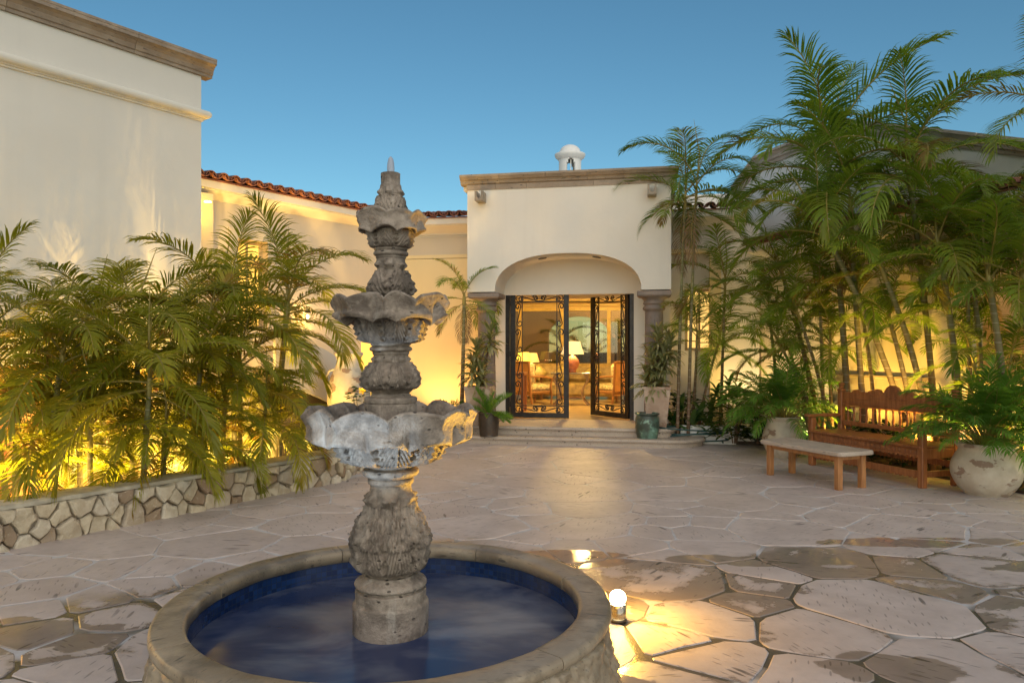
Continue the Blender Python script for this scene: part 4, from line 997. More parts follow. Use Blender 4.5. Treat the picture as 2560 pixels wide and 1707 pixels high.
def frond_mesh(L,e0,e1,seed,npair=48,lw=.022,ll=.50,mat=None,droop=1.0,vee=.38,bare=.14,side=0.0,curl=.5):
    r=random.Random(seed); e0=math.radians(e0); e1=math.radians(e1); N=16; P=[]; p=Vector((0,0,0)); 
    for i in range(N+1):
        f=i/N; e=e0+(e1-e0)*f**1.25; yaw=side*f*f
        d=Vector((math.cos(e)*math.cos(yaw),math.cos(e)*math.sin(yaw),math.sin(e)))
        P.append((p.copy(),d)); p=p+d*(L/N)
    s=MB(); s.tube([q[0] for q in P],[.014*(1-.85*i/N)*L/1.6+.0016 for i in range(N+1)],5,False); nst=len(s.f)
    def ev(f):
        x=f*N; i=min(N-1,int(x)); t=x-i; return P[i][0].lerp(P[i+1][0],t),P[i][1].lerp(P[i+1][1],t).normalized()
    for k in range(npair):
        f=bare+(1-bare)*(k+.5)/npair
        prof=(math.sin(PI*min(1,(f-bare)/(1-bare)*.80+.16)))**.55
        for sg in (-1,1):
            if r.random()<.06: continue
            ff=min(.999,f+r.uniform(-.006,.006)); c,T=ev(ff)
            S=T.cross(Vector((0,0,1)));
            if S.length<.05: S=Vector((0,1,0))
            S.normalize(); Nn=S.cross(T).normalized()
            a=math.radians(62-46*((f-bare)/(1-bare))**1.4+r.uniform(-6,6))
            d=(S*sg*math.sin(a)+T*math.cos(a)+Nn*(vee+r.uniform(-.14,.14))).normalized()
            l=ll*prof*r.uniform(.85,1.1)*L/1.6; w=lw*(.75+.35*prof)*r.uniform(.8,1.15)*L/1.6
            pts=[c]; dd=d.copy(); q=c.copy(); K=4
            for j in range(K):
                dd=(dd+Vector((0,0,-1))*curl*droop*(j+.4)/K*1.1).normalized(); q=q+dd*(l/K); pts.append(q.copy())
            wd=T.cross(d); 
            vs=[];ws=(.45,1,.85,.5,.0)
            for j,pp in enumerate(pts):
                tt=(pts[min(j+1,K)]-pts[max(j-1,0)]).normalized(); wv=(T-tt*T.dot(tt))
                if wv.length<.01: wv=Nn
                wv=(wv.normalized()+Nn*.35*sg*0).normalized()*w*.5*ws[j]
                if j<K: vs+= [pp-wv,pp+wv]
                else: vs.append(pp)
            fs=[(2*j,2*j+1,2*j+3,2*j+2) for j in range(K-1)]+[(2*K-2,2*K-1,2*K)]
            s.add(vs,fs,True)
    me=bpy.data.meshes.new('frond'); me.from_pydata(s.v,[],s.f); me.polygons.foreach_set('use_smooth',s.sm)
    me.materials.append(mat); me.materials.append(MT['stem'])
    nt=17*5+10; nl=(len(s.v)-nt)//9; tv=[0]*nt+[0,0,.25,.25,.5,.5,.75,.75,1]*nl; at_=me.attributes.new('tip','FLOAT','POINT'); at_.data.foreach_set('value',tv+[0]*(len(s.v)-len(tv)))
    me.polygons.foreach_set('material_index',[1 if i<nst else 0 for i in range(len(s.f))]); me.update(); return me
FR={}
def fronds(key,mat,**k):
    # bins by start elevation; each with three seeds
    FR[key]={}
    for e0,e1 in ((86,50),(74,8),(62,-25),(48,-45),(30,-58),(8,-68),(-25,-80)):
        FR[key][e0]=[frond_mesh(1.6,e0,e1+random.uniform(-20,20),100+e0*7+j,mat=mat,side=random.uniform(-.6,.6),**k) for j in range(5)]
fronds('R',MT['leafR']); fronds('L',MT['leafL'])
fronds('P',MT['leafP'],npair=24,lw=.028,ll=.46,vee=.25,bare=.36)
FR['S']={e0:[frond_mesh(1.6,e0,e1,900+e0+j,npair=36,lw=.034,ll=.55,mat=MT['leafP'],vee=.7,bare=.1,droop=.15) for j in range(2)] for e0,e1 in ((80,60),(60,25),(35,-5),(10,-35))}
FR['D']={-25:[frond_mesh(1.6,-40,-85,950+j,npair=24,mat=MT['dead'],droop=1.6) for j in range(2)]}
prp=random.Random(77)
def put_frond(parent,key,top,L,elev,az,r=prp):
    ks=sorted(FR[key].keys(),key=lambda k:abs(k-elev)); me=r.choice(FR[key][ks[0]])
    o=put('frond',me,parent,top,(r.uniform(-.12,.12),math.radians(ks[0]-elev)*.7,az),L/1.6); return o
def palm(label,base,tops,L=1.6,key='R',nf=9,rad=.045,spread=(86,-10),group=None,name='areca_palm',dead=0,spear=True,lean=.3,shaft=.35,seed=0,azs=None,cat='palm tree'):
    "base (x,y,z); tops = list of crown points in world space; each stem carries nf fronds"
    r=random.Random(seed*31+5); b=Vector(base); root=thing(name,label,cat,b,0,group)
    for ti,tp in enumerate(tops):
        tp=Vector(tp)-b; st=Vector((r.uniform(-.12,.12),r.uniform(-.12,.12),0)) if len(tops)>1 else Vector((0,0,0))
        if tp.z<.25: 
            pts=[st,tp]
        else:
            mid=st.lerp(tp,.5)+Vector((r.uniform(-1,1)*lean*.25,r.uniform(-1,1)*lean*.1,tp.z*.03))-Vector(((tp-st).x*.18,(tp-st).y*.1,0))
            pts=[]; 
            for i in range(11):
                f=i/10; pts.append(st*(1-f)**2+mid*2*f*(1-f)+tp*f*f)
        n=len(pts); rd=[.8*rad*(1.25-.4*i/(n-1)) for i in range(n)]
        s=MB(); s.tube(pts,rd,9); s.build('trunk',MT['trunk'],root)
        # green crownshaft
        ax=(pts[-1]-pts[-2]).normalized(); c2=tp+ax*shaft*L/1.6
        s=MB(); s.tube([tp-ax*.02,tp+ax*.1*L,c2],[rad*.8,rad*.75,rad*.35],8); s.build('crownshaft',MT['stem'],root)
        a=r.uniform(0,6.28)
        for k in range(nf):
            f=(k+.3)/nf; el=spread[0]+(spread[1]-spread[0])*f**.9+r.uniform(-7,7)
            az=(azs[ti] if azs and ti<len(azs) and azs[ti] is not None else 0)+a+k*2.399+r.uniform(-.25,.25)
            o_=tp+ax*(shaft*L/1.6*(1-f)*.9)
            put_frond(root,key,o_,L*r.uniform(.82,1.1)*(1 if k else .9),el,az,r)
        if spear and nf>4:
            s=MB(); s.tube([c2-ax*.1,c2+ax*.25*L+Vector((r.uniform(-.05,.05),0,0)),c2+ax*.62*L+Vector((r.uniform(-.12,.12),0,0))],[.014,.012,.002],6); s.build('spear',MT['stem'],root)
        for k in range(dead): put_frond(root,'D',tp+ax*.02,L*.75,-60,r.uniform(0,6.28),r)
    return root
def A(px,py,Y): return tuple(at(px,py,Y))
ZG=-1.28
# soil beds
def bed(name,poly,z0,z1):
    s=MB(); s.slab(poly,z0,z1); return tag(s.build(name,MT['soil']),kind='structure')
bed('planting_bed',[RF(-.4,-.78,0)[:2],RF(8,-.78,0)[:2],RF(8,-.02,0)[:2],RF(-.4,-.02,0)[:2]],-.05,.035)
bed('planting_bed',[PF(3.75,.0,0)[:2],PF(5.2,-.2,0)[:2],PF(5.3,1.33,0)[:2],PF(3.75,1.33,0)[:2]],-.05,.06)
bed('planting_bed',[(-2.2,11.4),(-1.2,12.5),PF(-.1,-.1,0)[:2],PF(-.1,1.2,0)[:2],(-2.0,14.2)],-.05,.05)
s=MB(); s.box(3.72,-.12,-.01,5.15,.0,.30,PF,.01); kb=fixn(s.build('low_garden_wall',MT['stucco2'])); tag(kb,'low white garden curb wall behind the coiled hose','wall')
# ---- left group, rooted in the sunken garden ----------------------------------
LG='areca palms in the sunken garden behind the stone wall'
def lp(label,crown_px,base_px,Y,**k):
    c=A(crown_px[0],crown_px[1],Y); b=A(base_px[0],base_px[1],Y+k.pop('dy',0)); k.setdefault('key','L'); k.setdefault('rad',.036)
    return palm(label,(b[0],b[1],ZG),[c]+[A(*q) for q in k.pop('more',[])],group=LG,**k)
lp('palm cut by the photo\'s left edge with fronds reaching high on the white wall',(-40,900),(60,1240),6.9,seed=1,nf=12,L=1.21)
lp('palm with a fan of tall upright fronds in front of the plain tall block',(345,905),(330,1240),7.6,seed=2,nf=12,L=1.40,spread=(80,-5))
lp('dark trunked palm nearest the left edge above the stone wall',(150,930),(75,1260),6.9,seed=3,nf=11,L=1.21,dy=-.2)
lp('thin palm with a pale slanting trunk above the middle of the stone wall',(372,985),(335,1230),7.0,seed=4,nf=11,L=1.25,spread=(70,-25))
lp('palm on a reddish trunk with orange tinted fronds behind the stone wall',(500,930),(478,1200),7.9,seed=5,nf=12,L=1.26)
lp('tall palm beside the bright yellow pilaster of the wing',(572,820),(590,1150),8.6,seed=6,nf=12,L=1.35)
lp('tall full palm with a pale thick trunk nearest the fountain top',(715,800),(660,1180),9.2,seed=7,nf=16,L=1.40,rad=.048,spread=(88,-5))
lp('bushy palm filling the gap left of the big pottery urn',(600,945),(600,1180),8.4,seed=8,nf=12,L=1.2)
lp('low palm with orange brown fronds over the end of the stone wall',(660,1060),(650,1190),8.35,seed=9,nf=12,L=1.05,spread=(60,-20))
lp('low palm in the lower left corner of the garden, over the yellow lit wall',(40,1090),(40,1300),6.6,seed=10,nf=12,L=1.1)
lp('low palm between two trunks with fronds drooping over the cement cap',(225,1110),(225,1280),6.9,seed=11,nf=12,L=1.15)
lp('low palm with yellow green fronds right of the reddish trunk',(560,1050),(560,1200),8.1,seed=12,nf=12,L=1.2)
lp('mid height palm half hidden behind the upright fan palm',(255,880),(250,1240),8.0,seed=13,nf=11,L=1.26)
lp('low palm hugging the wall under the pale slanting trunk',(410,1130),(405,1260),7.3,seed=14,nf=11,L=1.0,spread=(65,-20))
lp('slender palm behind the thin slanting trunk, crown over the ledge',(450,880),(450,1200),8.6,seed=15,nf=11,L=1.21)
lp('tiny palm at the foot of the orange tinted palm',(505,1130),(505,1240),7.6,seed=16,nf=12,L=.85,spread=(70,-15))
lp('short palm with crossing fronds over the yellow lit wall between two dark trunks',(120,1010),(120,1290),7.4,seed=17,nf=12,L=1.1)
lp('short palm in front of the terracotta pillars below the tall block',(300,1040),(300,1280),7.9,seed=18,nf=12,L=1.15)
lp('knee high golden palm tuft over the cement cap near the left edge of the wall',(95,1170),(95,1290),6.75,seed=61,nf=13,L=.85,spread=(78,-5),spear=False)
lp('knee high golden palm tuft right of the pale slanting trunk',(330,1140),(330,1260),7.3,seed=62,nf=13,L=.9,spread=(78,-5),spear=False)
lp('knee high golden palm tuft at the foot of the reddish trunk',(480,1120),(480,1240),7.85,seed=63,nf=13,L=.9,spread=(78,-5),spear=False)
lp('knee high golden palm tuft below the orange brown fronds at the far wall end',(700,1090),(700,1190),8.6,seed=64,nf=13,L=.85,spread=(78,-5),spear=False)
lp('waist high palm filling the gap over the yellow lit lower wall',(200,1120),(200,1280),7.2,seed=65,nf=12,L=1.0,spread=(82,-5),spear=False)
# small palm against the wing wall
def sp_(label,crown,base,Y,z=.0,**k):
    c=A(*crown,Y); b=A(*base,Y); return palm(label,(b[0],b[1],z),[c],**k)
sp_('single slender palm on a thin bare trunk against the orange lit wing wall',(1160,760),(1152,1040),13.2,z=.04,L=.95,nf=9,key='R',rad=.042,seed=21,dead=3,spread=(85,-30),spear=False)
# ---- right groups -----------------------------------------------------------------
RG='tall palms in the bed before the arcade house'
palm('pair of tall slender palms rising beside the right corner of the entrance block',(2.88,12.35,.04),[A(1712,520,12.45),A(1740,500,12.2)],L=1.5,nf=8,rad=.03,seed=31,dead=1,shaft=.4,spread=(80,-18))
def rp(label,crown,base,Y,**k):
    c=A(*crown,Y); b=A(*base,Y); return palm(label,(b[0],b[1],.03),[c]+[A(*q) for q in k.pop('more',[])],group=RG,**k)
rp('tallest palm, its crown highest in the sky with a brown topped spear',(2078,478),(2125,985),10.6,L=1.95,nf=18,rad=.05,seed=32,dead=1,shaft=.5,spread=(89,-8))
rp('tall palm with open curling fronds against the sky right of the tallest one',(2277,475),(2345,1000),9.6,L=1.7,nf=15,rad=.045,seed=33,shaft=.45,spread=(84,-8))
rp('palm on a ringed brown trunk just behind the bench centre',(2128,560),(2168,985),10.3,L=1.5,nf=9,rad=.045,seed=34,shaft=.5,spread=(86,6))
rp('palm with a long yellowish trunk leaning left over the bench',(2070,600),(2290,1010),9.9,L=1.45,nf=9,rad=.045,seed=35,lean=.1,spread=(86,6))
rp('palm on a straight brown trunk in front of the arcade lantern',(2350,640),(2410,990),9.0,L=1.35,nf=10,rad=.047,seed=36,spread=(86,6))
rp('palm with a pale green upper trunk near the right edge',(2478,740),(2530,1000),8.4,L=1.4,nf=9,rad=.05,seed=37,spread=(86,6))
rp('short palm with a leaning trunk behind the right end of the bench',(2235,840),(2300,1010),9.7,L=1.1,nf=8,rad=.04,seed=38,spread=(86,6))
rp('palm with a slanting trunk before the lit arcade arch',(2215,700),(2335,1000),9.5,L=1.3,nf=8,rad=.045,seed=39,spread=(86,6))
rp('many stemmed leaning palm clump left of the bench',(2000,800),(2080,1010),10.8,L=1.05,nf=8,rad=.03,seed=40,more=[(2050,760,10.9),(1960,880,10.9)],spread=(86,6))
rp('palm with low arching fronds before the pale end wall of the arcade house',(1960,700),(2060,1010),11.3,L=1.2,nf=9,rad=.04,seed=41,spread=(86,6))
rp('broad dark palm filling the right edge beside the big clay pot',(2560,720),(2590,1000),8.3,L=1.4,nf=11,rad=.05,seed=42,spread=(86,6))
palm('palm outside the right edge, only one high frond in view',(6.2,7.1,.03),[A(2655,300,7.2)],L=1.05,nf=8,rad=.05,seed=43)
palm('small dark palm in front of the recessed window wall',(A(1800,1020,12.7)[0],12.7,.05),[A(1812,735,12.7)],L=1.35,nf=9,rad=.03,seed=44)
palm('low feathery palm under the lit recess window',(A(1740,1020,12.8)[0],12.8,.05),[A(1742,860,12.8),A(1790,880,12.9)],L=1.1,nf=8,rad=.03,seed=45)
palm('young palm low in the bed between the clay pot and the bench',(A(2000,1010,10.6)[0]+.3,10.9,.03),[A(1990,930,11.0)],L=1.1,nf=8,rad=.03,seed=46)
palm('dark low palm behind the big clay pot at the right edge',(A(2500,1010,8.6)[0]+.1,8.75,.03),[A(2520,950,8.8),A(2440,930,9.0)],L=1.1,nf=9,rad=.03,seed=47)
rp('thin upright palm with fronds over the tiled arcade eave',(2420,600),(2460,1000),9.1,L=1.15,nf=9,rad=.035,seed=48,spread=(86,6))
rp('mid height palm with fronds crossing the lit wall above the bench back',(2150,760),(2190,1000),10.5,L=1.25,nf=12,rad=.032,seed=71,spread=(84,0))
rp('mid height palm before the second arcade arch, above the largest clay pot',(2420,770),(2440,1000),9.1,L=1.2,nf=12,rad=.032,seed=72,spread=(84,0))
rp('bushy palm between the first clay pot and the bench, in front of the house corner',(1925,800),(1960,1010),11.6,L=1.2,nf=12,rad=.03,seed=73,spread=(84,0))
rp('low bushy palm directly behind the bench arm nearest the house',(2075,880),(2085,1000),10.9,L=1.0,nf=12,rad=.03,seed=74,spread=(84,5))
# palms beyond the rear windows
palm('dim palm seen through the left rear window of the room',(PF(.4,10.1,0)[0],PF(.4,10.1,0)[1],-.2),[PF(.5,10.1,1.5)],L=1.3,nf=9,seed=50)
palm('dim palm seen through the middle rear window of the room',(PF(2.2,9.9,0)[0],PF(2.2,9.9,0)[1],-.2),[PF(2.2,9.9,1.7)],L=1.0,nf=9,seed=51)
# ---- pots -----------------------------------------------------------------------------
def claymat(name,a,b,stain):
    m=M(name); v=m.co('Object'); c=m.mix(m.rng(m.noise(4,4,.6,v),.3,.7),a,b)
    pt=m.rng(m.noise(3.2,5,.65,m.co('Object',scale=(1,1,1.6))),.56,.60); c=m.mix(m.math('MULTIPLY',pt,.75),c,stain)
    gr=m.rng(m.noise(2.4,3,.6,v),.5,.62,0,.45); c=m.mix(gr,c,tuple(x*.55 for x in a))
    m.P(Base_Color=c,Roughness=.72,Normal=m.bump(m.noise(22,5,.65,v),.45,.008,m.bump(pt,.5,.006))); return m.m
MT['clay']=claymat('limewashed_clay',(.46,.38,.29),(.60,.53,.43),(.20,.10,.06))
MT['clay2']=claymat('pale_terracotta',(.38,.25,.18),(.55,.42,.32),(.30,.16,.10))
def pot(name,label,loc,prof,mat,fill,n=40,wob=.004,group=None,cat='plant pot'):
    o=thing(name,label,cat,loc,0,group); p=dense(prof,4); s=MB(); ph=loc[0]*7
    s.lathe(p,n,fn=lambda th,v,r,z,i:(r+noise.noise(Vector((math.cos(th)*2+ph,math.sin(th)*2,z*4)))*wob*2.5 if r>.02 else r,z)); s.build('pot_body',mat,o)
    s=MB(); s.lathe([(0,fill),(prof[-3][0]*.93,fill-.01)],20); s.build('pot_soil',MT['soil'],o); return o
def vase(R,H,rim=.86):
    return [(0,.0),(R*.55,.0),(R*.62,.01),(R*.82,H*.15),(R*.97,H*.34),(R,H*.48),(R*.95,H*.64),(R*.82,H*.80),(R*.76,H*.87),(R*.80,H*.92),(R*rim,H*.955),(R*rim,H*.985),(R*rim*.95,H),(R*rim*.86,H*.985),(R*.68,H*.90),(R*.66,H*.84),(R*.66,H*.82)]
p1=A(1958,870,10.88); p2=A(2466,870,8.12)
pot('clay_pot','round limewashed clay pot behind the left end of the stone topped table',(p1[0],p1[1],0),vase(.29,.60),MT['clay'],.52,48)
pot('clay_pot','largest round limewashed clay pot at the right edge with reddish worn patches',(p2[0],p2[1],0),vase(.352,.565),MT['clay'],.50,56)
def bushpalm(label,loc,L,n,seed,spread=(84,5),rb=.10,key='P'):
    r=random.Random(seed); root=thing('potted_palm',label,'potted palm',loc)
    for k in range(n):
        a=r.uniform(0,6.28); q=rb*math.sqrt(r.random()); f=k/n
        put_frond(root,key,(q*math.cos(a),q*math.sin(a),0),L*r.uniform(.75,1.1),spread[0]+(spread[1]-spread[0])*f**.8+r.uniform(-8,8),a+r.uniform(-.5,.5) if f>.3 else r.uniform(0,6.28),r)
    return root
bushpalm('bright green feathery palm growing in the clay pot left of the bench',(p1[0],p1[1],.50),.98,74,5,spread=(89,34))
bushpalm('dense dark green palm growing in the largest clay pot',(p2[0],p2[1],.48),1.0,84,6,spread=(90,38))
# square tapered planters with dracaena
def planter(label,loc,w,h,rz):
    o=thing('square_planter',label,'plant pot',loc,rz,'square tapered planters by the columns'); s=MB(); 
    def ringz(k,z): return [(-k,-k,z),(k,-k,z),(k,k,z),(-k,k,z)]
    lv=[(w*.34,0),(w*.345,.02),(w*.485,h-.05),(w*.50,h-.045),(w*.50,h),(w*.44,h),(w*.43,h-.06)]
    vs=[v for k,z in lv for v in ringz(k,z)]
    s.add(vs,[(4*i+j,4*i+(j+1)%4,4*i+4+(j+1)%4,4*i+4+j) for i in range(len(lv)-1) for j in range(4)]+[(3,2,1,0)]); fixn(s.build('pot_body',MT['clay2'],o))
    s=MB(); s.box(-w*.43,-w*.43,h-.08,w*.43,w*.43,h-.06); s.build('pot_soil',MT['soil'],o); return o
pa=A(1200,870,12.85); pb=A(1642,870,12.42)
planter('square tapered clay planter before the left column holding dracaena',(pa[0],pa[1],.27),.46,.67,PF.ang)
planter('square tapered clay planter before the right column behind the green pot',(pb[0],pb[1],.27),.45,.69,PF.ang)
def strap(L,w,e0,e1,m,K=5,name='leaf'):
    s=MB(); p=Vector((0,0,0)); vs=[]
    for i in range(K+1):
        f=i/K; e=math.radians(e0+(e1-e0)*f); ww=w*(.35+.65*math.sin(PI*min(1,f*.9+.12)))*(1 if i<K else .05)
        vs+=[(p.x,-ww/2,p.z+abs(ww)*.18),(p.x,0,p.z),(p.x,ww/2,p.z+abs(ww)*.18)]
        p=p+Vector((math.cos(e),0,math.sin(e)))*L/K
    s.add(vs,[(3*i+j,3*i+3+j,3*i+4+j,3*i+1+j) for i in range(K) for j in (0,1)],True); return s.mesh(name,m)
DL=[strap(.32,.046,e,e-70+q,MT['drac']) for e in (75,45,15,-10) for q in (0,25)]
def dracaena(label,loc,heads,seed,group=None,nl=84):
    r=random.Random(seed); o=thing('dracaena',label,'plant',loc,0,group)
    for (x,y,z) in heads:
        s=MB(); s.tube([(x*.2,y*.2,-.05),(x*.6,y*.6,z*.5),(x,y,z)],[.02,.018,.014],7); s.build('stem',MT['trunk'],o)
        for k in range(nl):
            f=k/nl; me=DL[min(7,int(f*8))]; a=k*2.399+r.uniform(-.3,.3)
            put('leaf',me,o,(x,y,z+.06-.28*f),(r.uniform(-.2,.2),r.uniform(-.2,.2),a),r.uniform(.75,1.1))
    return o
dracaena('striped dracaena with two drooping heads in the left square planter',(pa[0],pa[1],.90),[(.18,-.05,.90),(-.05,.0,.62),(-.12,-.08,.36),(.03,-.1,.22)],3)
dracaena('thick striped dracaena with many heads in the right square planter',(pb[0],pb[1],.92),[(.02,.0,.85),(.22,.0,.70),(.1,-.08,.52),(-.10,-.05,.46),(.0,-.1,.22),(-.16,0,.15)],4)
# sago in dark glazed pot, verdigris pot
ps=A(1222,870,12.42); pg=A(1618,870,12.12)
pot('glazed_pot','dark brown glazed cylinder pot on the lower step at the left',(ps[0],ps[1],.13),[(0,0),(.145,0),(.155,.02),(.172,.2),(.175,.36),(.182,.375),(.182,.395),(.165,.395),(.16,.35),(.155,.32)],simple('brown_glaze',(.06,.042,.03),.35,.3,6),.35,32,.001)
s_=bushpalm('small stiff leaved sago palm in the dark glazed pot',(ps[0],ps[1],.46),.50,15,8,spread=(84,-2),rb=.02,key='S')
def verd():
    m=M('verdigris_glaze'); v=m.co('Object'); c=m.mix(m.rng(m.noise(3.5,5,.65,v),.42,.62),(.045,.06,.045),(.12,.22,.17)); c=m.mix(m.rng(m.noise(7,4,.6,v),.58,.68,0,.8),c,(.26,.42,.34))
    m.P(Base_Color=c,Roughness=.42,Normal=m.bump(m.noise(9,4,.6,v),.4,.01)); return m.m
pot('green_pot','squat green verdigris pot standing on the lower step at the right',(pg[0],pg[1],.13),[(0,0),(.15,0),(.165,.02),(.19,.14),(.197,.25),(.19,.33),(.175,.365),(.178,.375),(.20,.39),(.20,.41),(.175,.41),(.17,.37),(.165,.33)],verd(),.33,40)
# ---- big urn by the wing ------------------------------------------------------------------
pu=A(872,870,10.9)
o=thing('clay_urn','tall weathered limewashed clay urn with small handles beside the curved stair wall','urn',(pu[0],pu[1],.02))
p=dense([(0,0),(.17,0),(.19,.03),(.255,.30),(.298,.62),(.310,.85),(.300,1.02),(.262,1.16),(.205,1.28),(.180,1.36),(.176,1.42),(.192,1.465),(.205,1.48),(.205,1.51),(.185,1.51),(.165,1.45),(.15,1.36)],4)
s=MB(); s.lathe(p,48,fn=lambda th,v,r,z,i:(r+noise.noise(Vector((math.cos(th)*3,math.sin(th)*3,z*5)))*.008 if r>.05 else r,z)); s.build('urn_body',MT['clay'],o)
for sg in (-1,1):
    s=MB(); s.tube([(sg*.20,-.08,1.27),(sg*.265,-.10,1.25),(sg*.305,-.11,1.16),(sg*.29,-.10,1.03),(sg*.28,-.09,1.0)],.018,8); s.build('handle',MT['clay'],o)
# curved stair wall running down behind the urn
cw=thing('stair_wall','white curved stair parapet descending behind the urn over a dark recess','wall')
s=MB(); n=16; Aq=at(690,850,9.9); Bq=at(880,900,12.2)
vs=[]
for i in range(n+1):
    f=i/n; x=Aq.x+(Bq.x-Aq.x)*f; y=Aq.y+(Bq.y-Aq.y)*f+.25*math.sin(PI*f); px=1280+x/y*1850
    ztop=1.72-.55*f**2.2; zb=1.6-((955+ (f)*85)-870)/1850*y
    for dy,z in ((0,zb),(0,ztop),(.14,ztop),(.14,zb)): vs.append((x-dy*.6,y+dy,z))
s.add(vs,[(4*i+k,4*i+(k+1)%4,4*i+4+(k+1)%4,4*i+4+k) for i in range(n) for k in range(4)]+[(0,1,2,3),(4*n+3,4*n+2,4*n+1,4*n)],False); fixn(s.build('parapet',MT['stucco'],cw))
s=MB(); q=[(Aq.x-.25,Aq.y+.35),(Bq.x-.25,Bq.y+.3),(Bq.x-.5,Bq.y+.5),(Aq.x-.5,Aq.y+.55)]; s.slab(q,-1.3,1.3); s.build('recess_shade_block',simple('stairwell_shade',(.12,.09,.05),.9),cw)  # dark brown block paints the shade of the open stairwell
# low ledge
lg=thing('garden_ledge','white plastered ledge with a brown underside behind the sunken palms','wall')
La=A(395,985,9.3); Lb=A(560,985,10.2)
fl=frame(La[0],La[1],Lb[0]-La[0],Lb[1]-La[1]); LL=math.hypot(Lb[0]-La[0],Lb[1]-La[1])
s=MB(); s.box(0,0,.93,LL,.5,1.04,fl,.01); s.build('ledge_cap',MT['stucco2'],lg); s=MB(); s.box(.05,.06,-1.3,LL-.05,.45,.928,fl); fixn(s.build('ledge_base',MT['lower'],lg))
# ---- leafy shrubs ----------------------------------------------------------------------------
def leafblob(m,l,w):
    s=MB(); s.add([(0,0,0),(l*.35,-w/2,l*.06),(l*.75,-w*.38,l*.02),(l,0,-l*.08),(l*.75,w*.38,l*.02),(l*.35,w/2,l*.06),(l*.5,0,-.02*l)],[(0,1,6),(1,2,6),(2,3,6),(3,4,6),(4,5,6),(5,0,6)],True); return s
def shrub(name,label,loc,rx,ry,h,n,m,l,w,seed,cat='shrub',up=.4,stems=6,objs=False,group=None,z0=.1):
    r=random.Random(seed); o=thing(name,label,cat,loc,0,group); mb=MB(); src=leafblob(m,l,w); lm=src.mesh('leaf',m) if objs else None
    for k in range(stems):
        a=r.uniform(0,6.28); q=r.uniform(.1,.7); s=MB(); s.tube([(0+.04*math.cos(a),.04*math.sin(a),0),(rx*q*.6*math.cos(a),ry*q*.6*math.sin(a),h*.5),(rx*q*math.cos(a),ry*q*math.sin(a),h*.85)],[.012,.009,.005],5); s.build('stem',MT['trunk'],o)
    for k in range(n):
        a=r.uniform(0,6.28); q=math.sqrt(r.random()); z=r.uniform(z0,1)*h; kk=math.sqrt(max(.1,1-(z/h-.45)**2*2.2))
        p=Vector((rx*q*kk*math.cos(a),ry*q*kk*math.sin(a),z)); R=Matrix.Rotation(a+r.uniform(-.9,.9),3,'Z')@Matrix.Rotation(-r.uniform(-.5,.9)*up*2,3,'Y')@Matrix.Rotation(r.uniform(-.6,.6),3,'X'); sc1=r.uniform(.65,1.15)
        if objs: ob=put('leaf',lm,o,p,R.to_euler(),sc1)
        else: mb.add([p+R@(Vector(v)*sc1) for v in src.v],src.f,True)
    if not objs: tag(mb.build('foliage',m,o),kind='stuff')
    return o
def rosettes(name,label,loc,heads,m,l,w,nl,seed,cat='plant'):
    r=random.Random(seed); o=thing(name,label,cat,loc); ms=[strap(l,w,e,e-55,m,4) for e in (70,40,12)]
    for (x,y,z) in heads:
        s=MB(); s.tube([(x*.3,y*.3,0),(x,y,z)],[.014,.010],6); s.build('stem',MT['stem'],o)
        for k in range(nl): put('leaf',ms[min(2,int(k/nl*3))],o,(x,y,z-.10*k/nl),(r.uniform(-.2,.2),0,k*2.4),r.uniform(.8,1.1))
    return o
B=lambda px,Y,z=.05:(A(px,870,Y)[0],Y,z)
rosettes('dieffenbachia','low plant with white striped pointed leaves beside the right square planter',B(1712,12.65),[(-.05,0,.55),(.25,-.1,.42),(.1,-.2,.30),(.45,0,.50),(-.2,-.05,.30),(.35,-.22,.25)],MT['varieg'],.34,.085,13,3)
rosettes('variegated_plant','pale yellow variegated plant peeping above the leafy bed before the recess',B(1822,12.6),[(0,0,.95),(.18,.05,.82),(-.2,0,.80),(.05,-.1,.7)],MT['varieg'],.30,.07,12,4)
shrub('croton_shrub','dark croton shrub with yellow and rust leaves left of the first clay pot',B(1835,12.1),.45,.35,.85,420,MT['croton'],.16,.055,5,objs=False)
shrub('garden_shrub','dark leafy shrub low between the croton and the first clay pot',B(1900,12.0),.4,.35,.65,380,MT['vine'],.13,.05,6)
shrub('climbing_vine','dark ivy column climbing the corner of the arcade house',RF(.05,-.12,.03),.17,.14,1.75,420,MT['vine'],.11,.08,7,cat='climbing plant',z0=.3)
shrub('fern_bush','feathery yellow green bush at the foot of the left column',B(1128,12.6),.30,.3,.62,700,MT['fern'],.10,.016,8,up=.9)
shrub('hibiscus_shrub','thin hibiscus shrub with one yellow flower beside the urn',B(905,10.4,.0),.26,.22,1.08,150,MT['vine'],.075,.05,9,up=.2,z0=.5)
shrub('leafy_seedlings','sparse leafy stems in the bed just right of the fountain stem',B(1072,12.3),.32,.25,.62,120,MT['vine'],.10,.05,10,z0=.45)
shrub('leafy_seedlings','sparse upright leafy shoots between the fountain stem and the wing wall',B(1050,11.6,.0),.2,.2,.58,90,MT['fern'],.10,.045,12,z0=.45)
shrub('garden_shrub','dark undergrowth shrub behind the bench',RF(4.1,-.55,.03),.8,.35,.55,520,MT['vine'],.13,.05,11)
shrub('garden_shrub','low dark shrub behind the left end of the bench',RF(2.6,-.6,.03),.6,.35,.5,380,MT['vine'],.13,.05,13)
shrub('garden_shrub','dark leaves behind the largest clay pot',RF(5.9,-.6,.03),.6,.35,.6,380,MT['vine'],.14,.05,14)
shrub('garden_shrub','dark shrub in the shade under the lit recess window',B(1700,13.0),.35,.25,.75,300,MT['vine'],.14,.05,15)
